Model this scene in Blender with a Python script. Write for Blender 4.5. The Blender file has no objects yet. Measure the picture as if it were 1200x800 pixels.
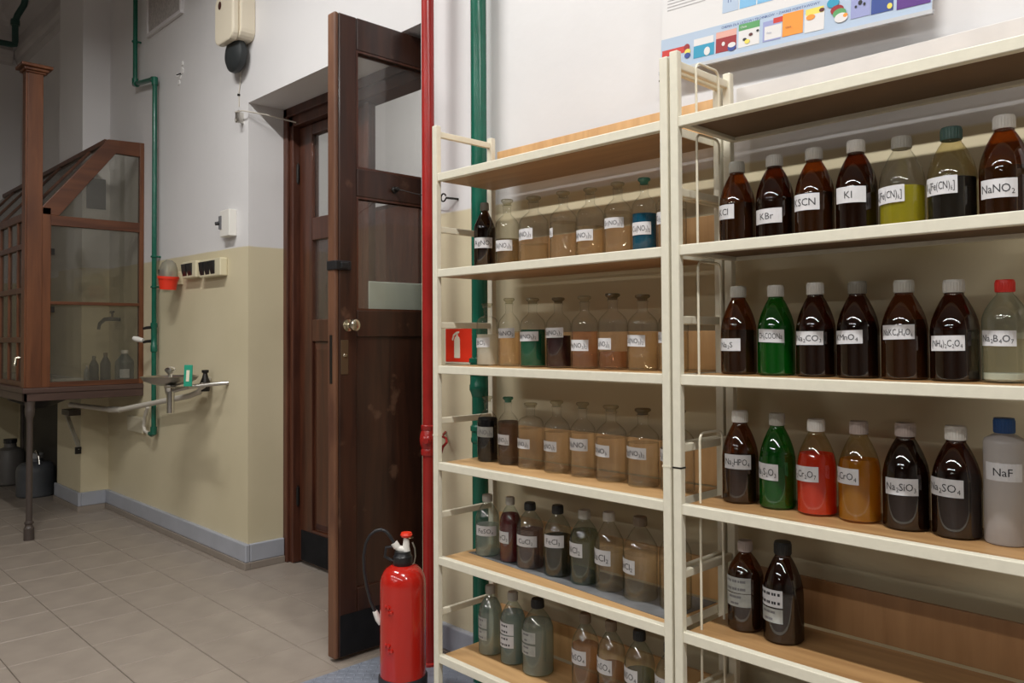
import bpy, bmesh, math, random
from mathutils import Vector, Matrix
random.seed(7)
SC = bpy.context.scene
COL = SC.collection

# ------------------------------------------------------------------ camera
RIGHT = Vector((0.69692, 0.71714, -0.00528)); UP = Vector((0.01880, -0.01091, 0.99976))
FWD = Vector((-0.71690, 0.69685, 0.02108))
_f = FWD.normalized(); _r = RIGHT - _f * RIGHT.dot(_f); _r.normalize(); _u = _r.cross(_f)
RIGHT, UP, FWD = _r, -_u if _u.z < 0 else _u, _f
EYE = Vector((0, 0, 1.26)); FPX = 939.442; CY = 374.504
cam_data = bpy.data.cameras.new('camera'); cam = bpy.data.objects.new('camera', cam_data); COL.objects.link(cam)
cam_data.sensor_width = 36.0; cam_data.lens = 36.0 * FPX / 1200.0
cam_data.shift_y = -(400 - CY) / 1200.0; cam_data.clip_start = 0.05
cam.matrix_world = Matrix(((RIGHT.x, UP.x, -FWD.x, EYE.x), (RIGHT.y, UP.y, -FWD.y, EYE.y), (RIGHT.z, UP.z, -FWD.z, EYE.z), (0, 0, 0, 1)))
SC.camera = cam
# ------------------------------------------------------------------ world and exposure
world = bpy.data.worlds.new('world'); SC.world = world; world.use_nodes = True
world.node_tree.nodes['Background'].inputs[0].default_value = (0.5, 0.5, 0.52, 1)
world.node_tree.nodes['Background'].inputs[1].default_value = 0.02
SC.view_settings.view_transform = 'Standard'; SC.view_settings.look = 'None'
SC.view_settings.gamma = 1.0; SC.view_settings.use_curve_mapping = False
SC.view_settings.exposure = -0.36
SC.cycles.transparent_max_bounces = 40
SC.cycles.max_bounces = 10; SC.cycles.diffuse_bounces = 5
LAMP_POWER = 84.0
LAMP_COLOR = (1.0, 0.985, 0.955)
LAMP_SPOTS = [(x, y) for y in (0.55, -2.2, -5.0, -7.6) for x in (-3.2, -0.6, 2.0) if (y, x) not in ((-5.0, 2.0), (-7.6, 2.0), (-7.6, -3.2))]  # left lamps of second and third rows added to brighten the left unit

# ------------------------------------------------------------------ pixel -> world (calibrated camera, 1200x800)
def ray(x, y):
    return RIGHT * ((x - 600) / FPX) + UP * ((CY - y) / FPX) + FWD
def onY(x, y, Y):
    d = ray(x, y); return EYE + d * (Y / d.y)
def onX(x, y, X):
    d = ray(x, y); return EYE + d * (X / d.x)
def onZ(x, y, Z=0.0):
    d = ray(x, y); return EYE + d * ((Z - EYE.z) / d.z)
def zat(x, y, dist):
    d = ray(x, y); return EYE.z + d.z * dist / math.hypot(d.x, d.y)

# ------------------------------------------------------------------ materials
MATS = {}
def newmat(name):
    m = bpy.data.materials.new(name); m.use_nodes = True
    nt = m.node_tree; nt.nodes.clear()
    out = nt.nodes.new('ShaderNodeOutputMaterial')
    return m, nt, out
def N(nt, t, **kw):
    n = nt.nodes.new(t)
    for k, v in kw.items():
        if k.startswith('i_'): n.inputs[k[2:].replace('_', ' ')].default_value = v
        else: setattr(n, k, v)
    return n
def rgb(c): return (c[0], c[1], c[2], 1)
def plain(name, c, rough=0.5, metal=0.0, var=0.0, scale=20.0, bump=0.0, bscale=60.0, spec=0.5, emit=None, coat=0.0):
    if name in MATS: return MATS[name]
    m, nt, out = newmat(name)
    b = N(nt, 'ShaderNodeBsdfPrincipled'); nt.links.new(b.outputs[0], out.inputs[0])
    b.inputs['Base Color'].default_value = rgb(c); b.inputs['Roughness'].default_value = rough
    b.inputs['Metallic'].default_value = metal; b.inputs['Specular IOR Level'].default_value = spec
    if coat: b.inputs['Coat Weight'].default_value = coat
    tc = N(nt, 'ShaderNodeTexCoord')
    if var > 0:
        nz = N(nt, 'ShaderNodeTexNoise'); nz.inputs['Scale'].default_value = scale; nz.inputs['Detail'].default_value = 5
        nt.links.new(tc.outputs['Object'], nz.inputs['Vector'])
        mp = N(nt, 'ShaderNodeMapRange'); mp.inputs['From Min'].default_value = 0.3; mp.inputs['From Max'].default_value = 0.7
        mp.inputs['To Min'].default_value = 1 - var; mp.inputs['To Max'].default_value = 1 + var
        nt.links.new(nz.outputs['Fac'], mp.inputs['Value'])
        mx = N(nt, 'ShaderNodeVectorMath', operation='SCALE'); mx.inputs[0].default_value = c
        nt.links.new(mp.outputs[0], mx.inputs['Scale']); nt.links.new(mx.outputs[0], b.inputs['Base Color'])
    if bump > 0:
        n2 = N(nt, 'ShaderNodeTexNoise'); n2.inputs['Scale'].default_value = bscale; n2.inputs['Detail'].default_value = 4
        nt.links.new(tc.outputs['Object'], n2.inputs['Vector'])
        bp = N(nt, 'ShaderNodeBump'); bp.inputs['Strength'].default_value = bump; bp.inputs['Distance'].default_value = 0.004
        nt.links.new(n2.outputs['Fac'], bp.inputs['Height']); nt.links.new(bp.outputs[0], b.inputs['Normal'])
    MATS[name] = m; return m
def wood(name, c1, c2, axis='Z', rough=0.35, scale=3.0, stretch=14.0, bump=0.05, coat=0.0, worn=None):
    if name in MATS: return MATS[name]
    m, nt, out = newmat(name)
    b = N(nt, 'ShaderNodeBsdfPrincipled'); nt.links.new(b.outputs[0], out.inputs[0])
    b.inputs['Roughness'].default_value = rough
    if coat: b.inputs['Coat Weight'].default_value = coat; b.inputs['Coat Roughness'].default_value = 0.15
    g = N(nt, 'ShaderNodeNewGeometry'); mp = N(nt, 'ShaderNodeMapping')
    s = {'X': (1, stretch, stretch), 'Y': (stretch, 1, stretch), 'Z': (stretch, stretch, 1)}[axis]
    mp.inputs['Scale'].default_value = s
    nt.links.new(g.outputs['Position'], mp.inputs['Vector'])
    nz = N(nt, 'ShaderNodeTexNoise'); nz.inputs['Scale'].default_value = scale; nz.inputs['Detail'].default_value = 7; nz.inputs['Distortion'].default_value = 0.6
    nt.links.new(mp.outputs[0], nz.inputs['Vector'])
    cr = N(nt, 'ShaderNodeValToRGB'); cr.color_ramp.elements[0].position = 0.3; cr.color_ramp.elements[1].position = 0.72
    cr.color_ramp.elements[0].color = rgb(c1); cr.color_ramp.elements[1].color = rgb(c2)
    nt.links.new(nz.outputs['Fac'], cr.inputs[0])
    col = cr.outputs[0]
    if worn:
        n3 = N(nt, 'ShaderNodeTexNoise'); n3.inputs['Scale'].default_value = 9; n3.inputs['Detail'].default_value = 8
        nt.links.new(g.outputs['Position'], n3.inputs['Vector'])
        c3 = N(nt, 'ShaderNodeValToRGB'); c3.color_ramp.elements[0].position = 0.63; c3.color_ramp.elements[1].position = 0.70
        nt.links.new(n3.outputs['Fac'], c3.inputs[0])
        mx = N(nt, 'ShaderNodeMix', data_type='RGBA'); nt.links.new(c3.outputs[0], mx.inputs['Factor'])
        nt.links.new(col, mx.inputs[6]); mx.inputs[7].default_value = rgb(worn); col = mx.outputs[2]
    nt.links.new(col, b.inputs['Base Color'])
    bp = N(nt, 'ShaderNodeBump'); bp.inputs['Strength'].default_value = bump; bp.inputs['Distance'].default_value = 0.003
    nt.links.new(nz.outputs['Fac'], bp.inputs['Height']); nt.links.new(bp.outputs[0], b.inputs['Normal'])
    MATS[name] = m; return m
def glass(name, c, edge=None, refl=0.04, edgepow=3.0, haze=0.0, hazec=(0.8, 0.8, 0.8), rough=0.035, maxrefl=0.45):
    """thin glass wall or clear liquid: tinted see-through, mirror gloss that grows to the rim"""
    if name in MATS: return MATS[name]
    m, nt, out = newmat(name)
    lw = N(nt, 'ShaderNodeLayerWeight'); lw.inputs['Blend'].default_value = 0.5
    pw = N(nt, 'ShaderNodeMath', operation='POWER'); nt.links.new(lw.outputs['Facing'], pw.inputs[0]); pw.inputs[1].default_value = edgepow
    tr = N(nt, 'ShaderNodeBsdfTransparent')
    mx = N(nt, 'ShaderNodeMix', data_type='RGBA'); nt.links.new(pw.outputs[0], mx.inputs['Factor'])
    mx.inputs[6].default_value = rgb(c); e = edge if edge else [k * 0.35 for k in c]; mx.inputs[7].default_value = rgb(e)
    nt.links.new(mx.outputs[2], tr.inputs['Color'])
    last = tr.outputs[0]
    if haze > 0:
        df = N(nt, 'ShaderNodeBsdfDiffuse'); df.inputs['Color'].default_value = rgb(hazec)
        tl = N(nt, 'ShaderNodeBsdfTranslucent'); tl.inputs['Color'].default_value = rgb(hazec)
        m3 = N(nt, 'ShaderNodeMixShader'); m3.inputs[0].default_value = 0.4
        nt.links.new(df.outputs[0], m3.inputs[1]); nt.links.new(tl.outputs[0], m3.inputs[2])
        m1 = N(nt, 'ShaderNodeMixShader'); m1.inputs[0].default_value = haze
        nt.links.new(last, m1.inputs[1]); nt.links.new(m3.outputs[0], m1.inputs[2]); last = m1.outputs[0]
    gl = N(nt, 'ShaderNodeBsdfGlossy'); gl.inputs['Roughness'].default_value = rough
    p5 = N(nt, 'ShaderNodeMath', operation='POWER'); nt.links.new(lw.outputs['Facing'], p5.inputs[0]); p5.inputs[1].default_value = 4.5
    mr = N(nt, 'ShaderNodeMapRange'); mr.inputs['To Min'].default_value = refl; mr.inputs['To Max'].default_value = maxrefl
    nt.links.new(p5.outputs[0], mr.inputs['Value'])
    m2 = N(nt, 'ShaderNodeMixShader'); nt.links.new(mr.outputs[0], m2.inputs[0])
    nt.links.new(last, m2.inputs[1]); nt.links.new(gl.outputs[0], m2.inputs[2])
    nt.links.new(m2.outputs[0], out.inputs[0])
    MATS[name] = m; return m

def wall_paint():
    m, nt, out = newmat('wall_paint')
    b = N(nt, 'ShaderNodeBsdfPrincipled'); nt.links.new(b.outputs[0], out.inputs[0]); b.inputs['Roughness'].default_value = 0.42
    b.inputs['Specular IOR Level'].default_value = 0.3
    g = N(nt, 'ShaderNodeNewGeometry'); sx = N(nt, 'ShaderNodeSeparateXYZ'); nt.links.new(g.outputs['Position'], sx.inputs[0])
    nz = N(nt, 'ShaderNodeTexNoise'); nz.inputs['Scale'].default_value = 4; nz.inputs['Detail'].default_value = 3
    nt.links.new(g.outputs['Position'], nz.inputs['Vector'])
    # paint line: height 1.758 rising slightly to the left
    a = N(nt, 'ShaderNodeMath', operation='MULTIPLY_ADD'); nt.links.new(sx.outputs['X'], a.inputs[0]); a.inputs[1].default_value = 0.0085; a.inputs[2].default_value = -1.735
    d = N(nt, 'ShaderNodeMath', operation='ADD'); nt.links.new(sx.outputs['Z'], d.inputs[0]); nt.links.new(a.outputs[0], d.inputs[1])
    w = N(nt, 'ShaderNodeMath', operation='MULTIPLY_ADD'); nt.links.new(nz.outputs['Fac'], w.inputs[0]); w.inputs[1].default_value = 0.012; nt.links.new(d.outputs[0], w.inputs[2])
    mr = N(nt, 'ShaderNodeMapRange'); mr.inputs['From Min'].default_value = 0.0; mr.inputs['From Max'].default_value = 0.008
    nt.links.new(w.outputs[0], mr.inputs['Value'])
    # mild blotches in both paints
    n2 = N(nt, 'ShaderNodeTexNoise'); n2.inputs['Scale'].default_value = 1.6; n2.inputs['Detail'].default_value = 6
    nt.links.new(g.outputs['Position'], n2.inputs['Vector'])
    c1 = N(nt, 'ShaderNodeValToRGB'); c1.color_ramp.elements[0].position = 0.3; c1.color_ramp.elements[1].position = 0.7
    c1.color_ramp.elements[0].color = rgb((0.60, 0.53, 0.36)); c1.color_ramp.elements[1].color = rgb((0.66, 0.585, 0.41))
    c2 = N(nt, 'ShaderNodeValToRGB'); c2.color_ramp.elements[0].position = 0.3; c2.color_ramp.elements[1].position = 0.7
    c2.color_ramp.elements[0].color = rgb((0.69, 0.678, 0.682)); c2.color_ramp.elements[1].color = rgb((0.73, 0.718, 0.72))
    nt.links.new(n2.outputs['Fac'], c1.inputs[0]); nt.links.new(n2.outputs['Fac'], c2.inputs[0])
    mx = N(nt, 'ShaderNodeMix', data_type='RGBA'); nt.links.new(mr.outputs[0], mx.inputs['Factor'])
    nt.links.new(c1.outputs[0], mx.inputs[6]); nt.links.new(c2.outputs[0], mx.inputs[7])
    nt.links.new(mx.outputs[2], b.inputs['Base Color'])
    n3 = N(nt, 'ShaderNodeTexNoise'); n3.inputs['Scale'].default_value = 14; n3.inputs['Detail'].default_value = 5
    nt.links.new(g.outputs['Position'], n3.inputs['Vector'])
    bp = N(nt, 'ShaderNodeBump'); bp.inputs['Strength'].default_value = 0.12; bp.inputs['Distance'].default_value = 0.01
    nt.links.new(n3.outputs['Fac'], bp.inputs['Height']); nt.links.new(bp.outputs[0], b.inputs['Normal'])
    MATS['wall_paint'] = m; return m
TX, TY, TS = -4.1871, 0.7718, 0.2994
def floor_far():
    m, nt, out = newmat('floor_grid')
    b = N(nt, 'ShaderNodeBsdfPrincipled'); nt.links.new(b.outputs[0], out.inputs[0]); b.inputs['Roughness'].default_value = 0.45
    g = N(nt, 'ShaderNodeNewGeometry'); sx = N(nt, 'ShaderNodeSeparateXYZ'); nt.links.new(g.outputs['Position'], sx.inputs[0])
    fac = []
    for ax, off in (('X', TX), ('Y', TY)):
        s = N(nt, 'ShaderNodeMath', operation='SUBTRACT'); nt.links.new(sx.outputs[ax], s.inputs[0]); s.inputs[1].default_value = off - TS * 100 - 0.003
        md = N(nt, 'ShaderNodeMath', operation='MODULO'); nt.links.new(s.outputs[0], md.inputs[0]); md.inputs[1].default_value = TS
        gt = N(nt, 'ShaderNodeMath', operation='GREATER_THAN'); nt.links.new(md.outputs[0], gt.inputs[0]); gt.inputs[1].default_value = 0.006
        fac.append(gt)
    mn = N(nt, 'ShaderNodeMath', operation='MINIMUM'); nt.links.new(fac[0].outputs[0], mn.inputs[0]); nt.links.new(fac[1].outputs[0], mn.inputs[1])
    mx = N(nt, 'ShaderNodeMix', data_type='RGBA'); nt.links.new(mn.outputs[0], mx.inputs['Factor'])
    mx.inputs[6].default_value = rgb((0.09, 0.07, 0.055)); mx.inputs[7].default_value = rgb((0.27, 0.235, 0.205))
    nt.links.new(mx.outputs[2], b.inputs['Base Color'])
    MATS['floor_grid'] = m; return m

WALL = wall_paint(); FLOORM = floor_far()
FARW = plain('far_wall_paint', (0.20, 0.19, 0.175), 0.6, var=0.05, scale=2)
CEIL = plain('ceiling_paint', (0.48, 0.46, 0.45), 0.7, var=0.04, scale=2)
CORNICE = plain('cornice_plaster', (0.55, 0.52, 0.51), 0.7, var=0.06, scale=3)
TILE = plain('floor_tile', (0.275, 0.232, 0.195), 0.40, var=0.10, scale=7, bump=0.06, bscale=30)
SKIRT = plain('skirting_tile', (0.26, 0.22, 0.185), 0.45, var=0.06, scale=5)
BASEP = plain('baseboard_paint', (0.36, 0.375, 0.42), 0.4, var=0.08, scale=6)
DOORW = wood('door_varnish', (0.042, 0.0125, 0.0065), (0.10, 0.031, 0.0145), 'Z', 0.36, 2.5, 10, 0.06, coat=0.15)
DOORE = wood('door_edge', (0.085, 0.032, 0.017), (0.19, 0.085, 0.042), 'Z', 0.5, 2.5, 6, 0.08)  # paler from wear and from light on the edge, put into the colour
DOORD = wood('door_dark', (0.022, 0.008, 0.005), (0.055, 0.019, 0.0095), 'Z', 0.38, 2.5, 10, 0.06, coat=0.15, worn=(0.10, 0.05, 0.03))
FRAMEW = wood('frame_varnish', (0.045, 0.014, 0.008), (0.11, 0.037, 0.02), 'Z', 0.4, 2.5, 10)
HOODW = wood('hood_varnish', (0.080, 0.0245, 0.0085), (0.175, 0.060, 0.021), 'Z', 0.42, 2.2, 9)
HOODX = wood('hood_rail', (0.066, 0.020, 0.0075), (0.142, 0.048, 0.018), 'Y', 0.42, 2.2, 9)
BENCHW = wood('bench_top', (0.05, 0.026, 0.020), (0.085, 0.048, 0.038), 'Y', 0.45, 2.2, 9)
SHELFW = wood('shelf_veneer', (0.42, 0.245, 0.105), (0.60, 0.375, 0.175), 'X', 0.38, 2.6, 9)
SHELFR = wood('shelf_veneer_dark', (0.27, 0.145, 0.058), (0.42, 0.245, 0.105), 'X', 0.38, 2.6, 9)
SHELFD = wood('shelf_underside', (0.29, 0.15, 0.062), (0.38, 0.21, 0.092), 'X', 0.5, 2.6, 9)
SHELFV = wood('shelf_upstand', (0.54, 0.315, 0.14), (0.70, 0.44, 0.21), 'Z', 0.42, 3, 9)
CREAM = plain('cream_enamel', (0.70, 0.655, 0.52), 0.35, var=0.04, scale=25, bump=0.03, bscale=90)
CREAM2 = plain('cream_enamel_worn', (0.70, 0.665, 0.545), 0.4, var=0.035, scale=40, bump=0.05, bscale=120)
GREEN = plain('green_gloss_paint', (0.0065, 0.105, 0.066), 0.22, var=0.12, scale=18, bump=0.10, bscale=45)
GREEND = plain('dark_green_paint', (0.012, 0.055, 0.045), 0.35, var=0.1)
RED = plain('red_gloss_paint', (0.32, 0.016, 0.013), 0.25, var=0.08, scale=14, bump=0.06, bscale=40)
EXTRED = plain('extinguisher_red', (0.44, 0.014, 0.008), 0.16, coat=0.5)
BLACK = plain('black_plastic', (0.012, 0.012, 0.014), 0.35)
RUBBER = plain('black_rubber', (0.016, 0.016, 0.020), 0.55)
KICK = plain('kick_plate', (0.008, 0.008, 0.009), 0.65, var=0.4, scale=12, spec=0.2)
IRON = plain('dark_iron', (0.03, 0.027, 0.025), 0.4, metal=0.7)
IRONP = plain('painted_iron_leg', (0.06, 0.045, 0.038), 0.45)
BRASSN = plain('worn_nickel', (0.62, 0.57, 0.46), 0.22, metal=1.0)
BRONZE = plain('aged_brass', (0.20, 0.14, 0.085), 0.4, metal=0.8)
CHROME = plain('chrome', (0.75, 0.75, 0.73), 0.12, metal=1.0)
STEEL = plain('brushed_steel', (0.55, 0.53, 0.49), 0.28, metal=1.0)
WHITEP = plain('white_plastic', (0.75, 0.73, 0.68), 0.35)
BEIGEP = plain('beige_plastic', (0.70, 0.63, 0.50), 0.4)
YELP = plain('aged_plastic', (0.66, 0.60, 0.42), 0.4)
DGREY = plain('dark_grey_plastic', (0.022, 0.026, 0.028), 0.5)
PVC = plain('white_pvc', (0.58, 0.54, 0.47), 0.4)
SIGNR = plain('sign_red', (0.72, 0.035, 0.012), 0.4)
SIGNW = plain('sign_cream', (0.75, 0.70, 0.55), 0.4)
SIGNG = plain('sign_green', (0.02, 0.30, 0.19), 0.4)
PAPER = plain('label_paper', (0.60, 0.60, 0.62), 0.6, var=0.05, scale=60)
PAPERG = plain('label_paper_stained', (0.36, 0.37, 0.35), 0.6, var=0.15, scale=60)
INK = plain('ink', (0.02, 0.02, 0.025), 0.6)
INKG = plain('grey_ink', (0.16, 0.16, 0.17), 0.6)
PLATE = plain('checker_plate', (0.30, 0.33, 0.40), 0.32, metal=0.35, var=0.12, scale=14)
GREYM = plain('grey_patch_paint', (0.085, 0.09, 0.10), 0.6)
DRUMG = plain('grey_plastic_drum', (0.075, 0.08, 0.088), 0.5, var=0.15, scale=9)  # grey darkened to carry the shade under the bench
VENTM = plain('vent_mesh', (0.42, 0.39, 0.375), 0.7, var=0.2, scale=55, bump=0.3, bscale=90)
LAMPW = plain('lamp_housing', (0.8, 0.8, 0.8), 0.4)
PANE = glass('window_glass', (0.93, 0.935, 0.92), (0.7, 0.72, 0.7), 0.05, 3, haze=0.02, maxrefl=0.6, rough=0.03)
PANEH = glass('dusty_glass', (0.80, 0.79, 0.75), (0.6, 0.6, 0.57), 0.04, 3, haze=0.075, hazec=(0.6, 0.58, 0.52))
CLEAR = glass('clear_bottle_glass', (0.995, 0.995, 0.985), (0.40, 0.39, 0.34), 0.06, 4.5, haze=0.012, hazec=(0.9, 0.89, 0.82))
GREYG = glass('greyish_bottle_glass', (0.975, 0.975, 0.955), (0.36, 0.36, 0.31), 0.065, 4.5, haze=0.015, hazec=(0.9, 0.89, 0.8))
AQUA = glass('aqua_bottle_glass', (0.91, 0.955, 0.94), (0.42, 0.54, 0.52), 0.09, 4.0, haze=0.035, hazec=(0.55, 0.68, 0.65))
AMBER = glass('amber_bottle_glass', (0.56, 0.235, 0.055), (0.22, 0.055, 0.011), 0.095, 2.5, haze=0.2, hazec=(0.125, 0.042, 0.009))
AMBERD = glass('dark_amber_bottle_glass', (0.38, 0.125, 0.032), (0.10, 0.022, 0.006), 0.095, 2.5, haze=0.2, hazec=(0.055, 0.017, 0.005))
GREENG = glass('green_bottle_glass', (0.10, 0.60, 0.09), (0.02, 0.20, 0.03), 0.095, 2.5, haze=0.25, hazec=(0.004, 0.20, 0.015))  # diffuse green stands in for light focused through the bottle
YELLG = glass('yellowish_bottle_glass', (0.90, 0.85, 0.66), (0.50, 0.44, 0.28), 0.09, 4.0, haze=0.025, hazec=(0.5, 0.42, 0.25))
MILKP = glass('milky_plastic', (0.62, 0.60, 0.58), (0.5, 0.5, 0.5), 0.03, 2.5, haze=0.78, hazec=(0.66, 0.63, 0.62), rough=0.25)
STOPG = glass('frosted_stopper_glass', (0.84, 0.83, 0.74), (0.45, 0.43, 0.36), 0.05, 3.0, haze=0.08, hazec=(0.55, 0.53, 0.44), rough=0.08)
STOPD = glass('dark_stopper_glass', (0.60, 0.55, 0.44), (0.26, 0.23, 0.18), 0.05, 3.0, haze=0.1, hazec=(0.28, 0.25, 0.19), rough=0.08)
STOPT = glass('teal_stopper_glass', (0.35, 0.62, 0.54), (0.10, 0.3, 0.25), 0.05, 2.5, haze=0.4, hazec=(0.10, 0.33, 0.26), rough=0.1)
def liq(name, c, haze, hazec): return glass('liquid_' + name, c, [k * 0.6 for k in c], 0.01, 4, haze=haze, hazec=hazec, maxrefl=0.08)
LQ = {
 'water': liq('clear', (0.985, 0.975, 0.95), 0.05, (0.85, 0.70, 0.46)),  # yellowish haze lifts it in place of light refracted from the wood behind
 'tan': liq('tan', (0.95, 0.91, 0.82), 0.09, (0.85, 0.67, 0.40)),  # warm diffuse share replaces brightness of the refracted wood upstand
 'murk': liq('murky', (0.72, 0.67, 0.56), 0.15, (0.25, 0.20, 0.13)),
 'milk': liq('milky', (0.80, 0.78, 0.70), 0.65, (0.88, 0.85, 0.74)),
 'blue': liq('blue', (0.02, 0.20, 0.33), 0.75, (0.003, 0.13, 0.24)),
 'green': liq('green', (0.02, 0.30, 0.18), 0.75, (0.003, 0.15, 0.075)),
 'wine': liq('dark_red', (0.12, 0.02, 0.025), 0.6, (0.045, 0.006, 0.008)),
 'pink': liq('pale_pink', (0.94, 0.80, 0.70), 0.10, (0.75, 0.42, 0.30)),
 'rose': liq('brownish_rose', (0.86, 0.68, 0.55), 0.10, (0.5, 0.30, 0.20)),
 'black': liq('black', (0.02, 0.02, 0.025), 0.7, (0.006, 0.006, 0.008)),
 'smoke': liq('smoky_brown', (0.48, 0.40, 0.36), 0.2, (0.09, 0.07, 0.06)),
 'red': liq('red', (0.25, 0.012, 0.010), 0.7, (0.20, 0.009, 0.010)),
 'mauve': liq('mauve', (0.66, 0.53, 0.51), 0.24, (0.34, 0.22, 0.22)),
 'olive': liq('olive_brown', (0.36, 0.28, 0.13), 0.3, (0.09, 0.065, 0.025)),
 'sea': liq('grey_green', (0.66, 0.69, 0.58), 0.16, (0.20, 0.23, 0.18)),
 'grey': liq('grey_white', (0.78, 0.81, 0.77), 0.32, (0.55, 0.60, 0.56)),
 'ice': liq('pale_blue_grey', (0.70, 0.78, 0.78), 0.42, (0.38, 0.48, 0.48)),
 'peach': liq('peach', (0.90, 0.74, 0.62), 0.12, (0.48, 0.33, 0.24)),
 'yellow': liq('yellow', (0.74, 0.70, 0.07), 0.5, (0.60, 0.55, 0.02)),  # diffuse yellow carries the glow of light refracted by the liquid
 'gold': liq('golden', (0.88, 0.54, 0.02), 0.5, (0.72, 0.36, 0.008)),  # brightness of refracted light put into the diffuse colour
 'orange': liq('orange_red', (0.85, 0.06, 0.010), 0.7, (0.95, 0.055, 0.008)),  # strong diffuse red paints in the light that refraction would focus
 'brown': liq('dark_brown', (0.22, 0.11, 0.075), 0.4, (0.022, 0.009, 0.006)),
 'deepgreen': liq('deep_green', (0.2, 0.6, 0.14), 0.45, (0.02, 0.34, 0.03)),  # diffuse share paints in the refracted brightness of the green bottles
 'violet': liq('dark_violet', (0.08, 0.05, 0.07), 0.6, (0.012, 0.007, 0.010)),
 'ink': liq('blue_black', (0.025, 0.022, 0.04), 0.7, (0.008, 0.007, 0.016)),
 'cobalt': liq('cobalt', (0.02, 0.12, 0.5), 0.8, (0.004, 0.055, 0.30)),
}
CAPM = {k: plain('cap_' + k, c, 0.45, var=0.08, scale=40) for k, c in dict(white=(0.72, 0.70, 0.66), grey=(0.40, 0.385, 0.34), dgrey=(0.17, 0.155, 0.125), black=(0.012, 0.013, 0.014), brown=(0.20, 0.15, 0.10), teal=(0.055, 0.115, 0.10), red=(0.62, 0.025, 0.015), blue=(0.012, 0.075, 0.26), lgrey=(0.52, 0.50, 0.46), pinkgrey=(0.40, 0.33, 0.30)).items()}

# ------------------------------------------------------------------ mesh builder
class MB:
    def __init__(s): s.v = []; s.f = []
    def add(s, vs, fs):
        o = len(s.v); s.v += [tuple(v) for v in vs]; s.f += [tuple(i + o for i in f) for f in fs]; return s
    def box(s, x0, x1, y0, y1, z0, z1):
        x0, x1 = sorted((x0, x1)); y0, y1 = sorted((y0, y1)); z0, z1 = sorted((z0, z1))
        return s.add([(x0, y0, z0), (x1, y0, z0), (x1, y1, z0), (x0, y1, z0), (x0, y0, z1), (x1, y0, z1), (x1, y1, z1), (x0, y1, z1)],
                     [(0, 3, 2, 1), (4, 5, 6, 7), (0, 1, 5, 4), (1, 2, 6, 5), (2, 3, 7, 6), (3, 0, 4, 7)])
    def lathe(s, prof, cx=0, cy=0, seg=24, cap0=True, cap1=True):
        vs = []; fs = []; n = len(prof)
        for r, z in prof:
            for k in range(seg):
                a = 2 * math.pi * k / seg; vs.append((cx + r * math.cos(a), cy + r * math.sin(a), z))
        for i in range(n - 1):
            for k in range(seg):
                k2 = (k + 1) % seg; fs.append((i * seg + k, i * seg + k2, (i + 1) * seg + k2, (i + 1) * seg + k))
        if cap0: fs.append(tuple(reversed(range(seg))))
        if cap1: fs.append(tuple((n - 1) * seg + k for k in range(seg)))
        return s.add(vs, fs)
    def tube(s, pts, r, seg=8, caps=True):
        pts = [Vector(p) for p in pts]; n = len(pts); rs = r if isinstance(r, (list, tuple)) else [r] * n
        vs = []; fs = []; prev = None
        for i, p in enumerate(pts):
            t = (pts[min(i + 1, n - 1)] - pts[max(i - 1, 0)]).normalized()
            if prev is None:
                a = Vector((0, 0, 1)) if abs(t.z) < 0.9 else Vector((1, 0, 0))
                u = t.cross(a).normalized()
            else:
                u = (prev - t * prev.dot(t)).normalized()
            prev = u; w = t.cross(u)
            for k in range(seg):
                an = 2 * math.pi * k / seg; vs.append(p + (u * math.cos(an) + w * math.sin(an)) * rs[i])
        for i in range(n - 1):
            for k in range(seg):
                k2 = (k + 1) % seg; fs.append((i * seg + k, i * seg + k2, (i + 1) * seg + k2, (i + 1) * seg + k))
        if caps: fs.append(tuple(reversed(range(seg)))); fs.append(tuple((n - 1) * seg + k for k in range(seg)))
        return s.add(vs, fs)
    def bar(s, p0, p1, w, h, up=(0, 0, 1)):
        p0 = Vector(p0); p1 = Vector(p1); t = (p1 - p0).normalized(); sd = t.cross(Vector(up)).normalized(); u = sd.cross(t)
        vs = []
        for p in (p0, p1):
            for a, b in ((-1, -1), (1, -1), (1, 1), (-1, 1)): vs.append(p + sd * (a * w / 2) + u * (b * h / 2))
        return s.add(vs, [(0, 3, 2, 1), (4, 5, 6, 7), (0, 1, 5, 4), (1, 2, 6, 5), (2, 3, 7, 6), (3, 0, 4, 7)])
    def prism(s, poly, axis, a0, a1):
        """poly: 2D points; extruded along axis X, Y or Z"""
        n = len(poly)
        def P(p, a): return {'X': (a, p[0], p[1]), 'Y': (p[0], a, p[1]), 'Z': (p[0], p[1], a)}[axis]
        vs = [P(p, a0) for p in poly] + [P(p, a1) for p in poly]
        fs = [tuple(range(n)), tuple(reversed(range(n, 2 * n)))] + [(i, n + i, n + (i + 1) % n, (i + 1) % n) for i in range(n)]
        return s.add(vs, fs)
    def build(s, name, mat, parent=None, smooth=False, bevel=0.0, kind=None, label=None, fix=True):
        me = bpy.data.meshes.new(name)
        off = parent_world(parent)
        me.from_pydata([(v[0] - off.x, v[1] - off.y, v[2] - off.z) for v in s.v], [], s.f)
        if fix:
            bm = bmesh.new(); bm.from_mesh(me); bmesh.ops.recalc_face_normals(bm, faces=bm.faces); bm.to_mesh(me); bm.free()
        me.materials.append(mat)
        if smooth:
            for p in me.polygons: p.use_smooth = True
            me.set_sharp_from_angle(angle=math.radians(38))
        o = bpy.data.objects.new(name, me); COL.objects.link(o)
        if parent: o.parent = parent
        if bevel:
            b = o.modifiers.new('bevel', 'BEVEL'); b.width = bevel; b.segments = 2; b.limit_method = 'ANGLE'
        if kind: o['kind'] = kind
        if label: o['label'] = label
        return o
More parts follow.
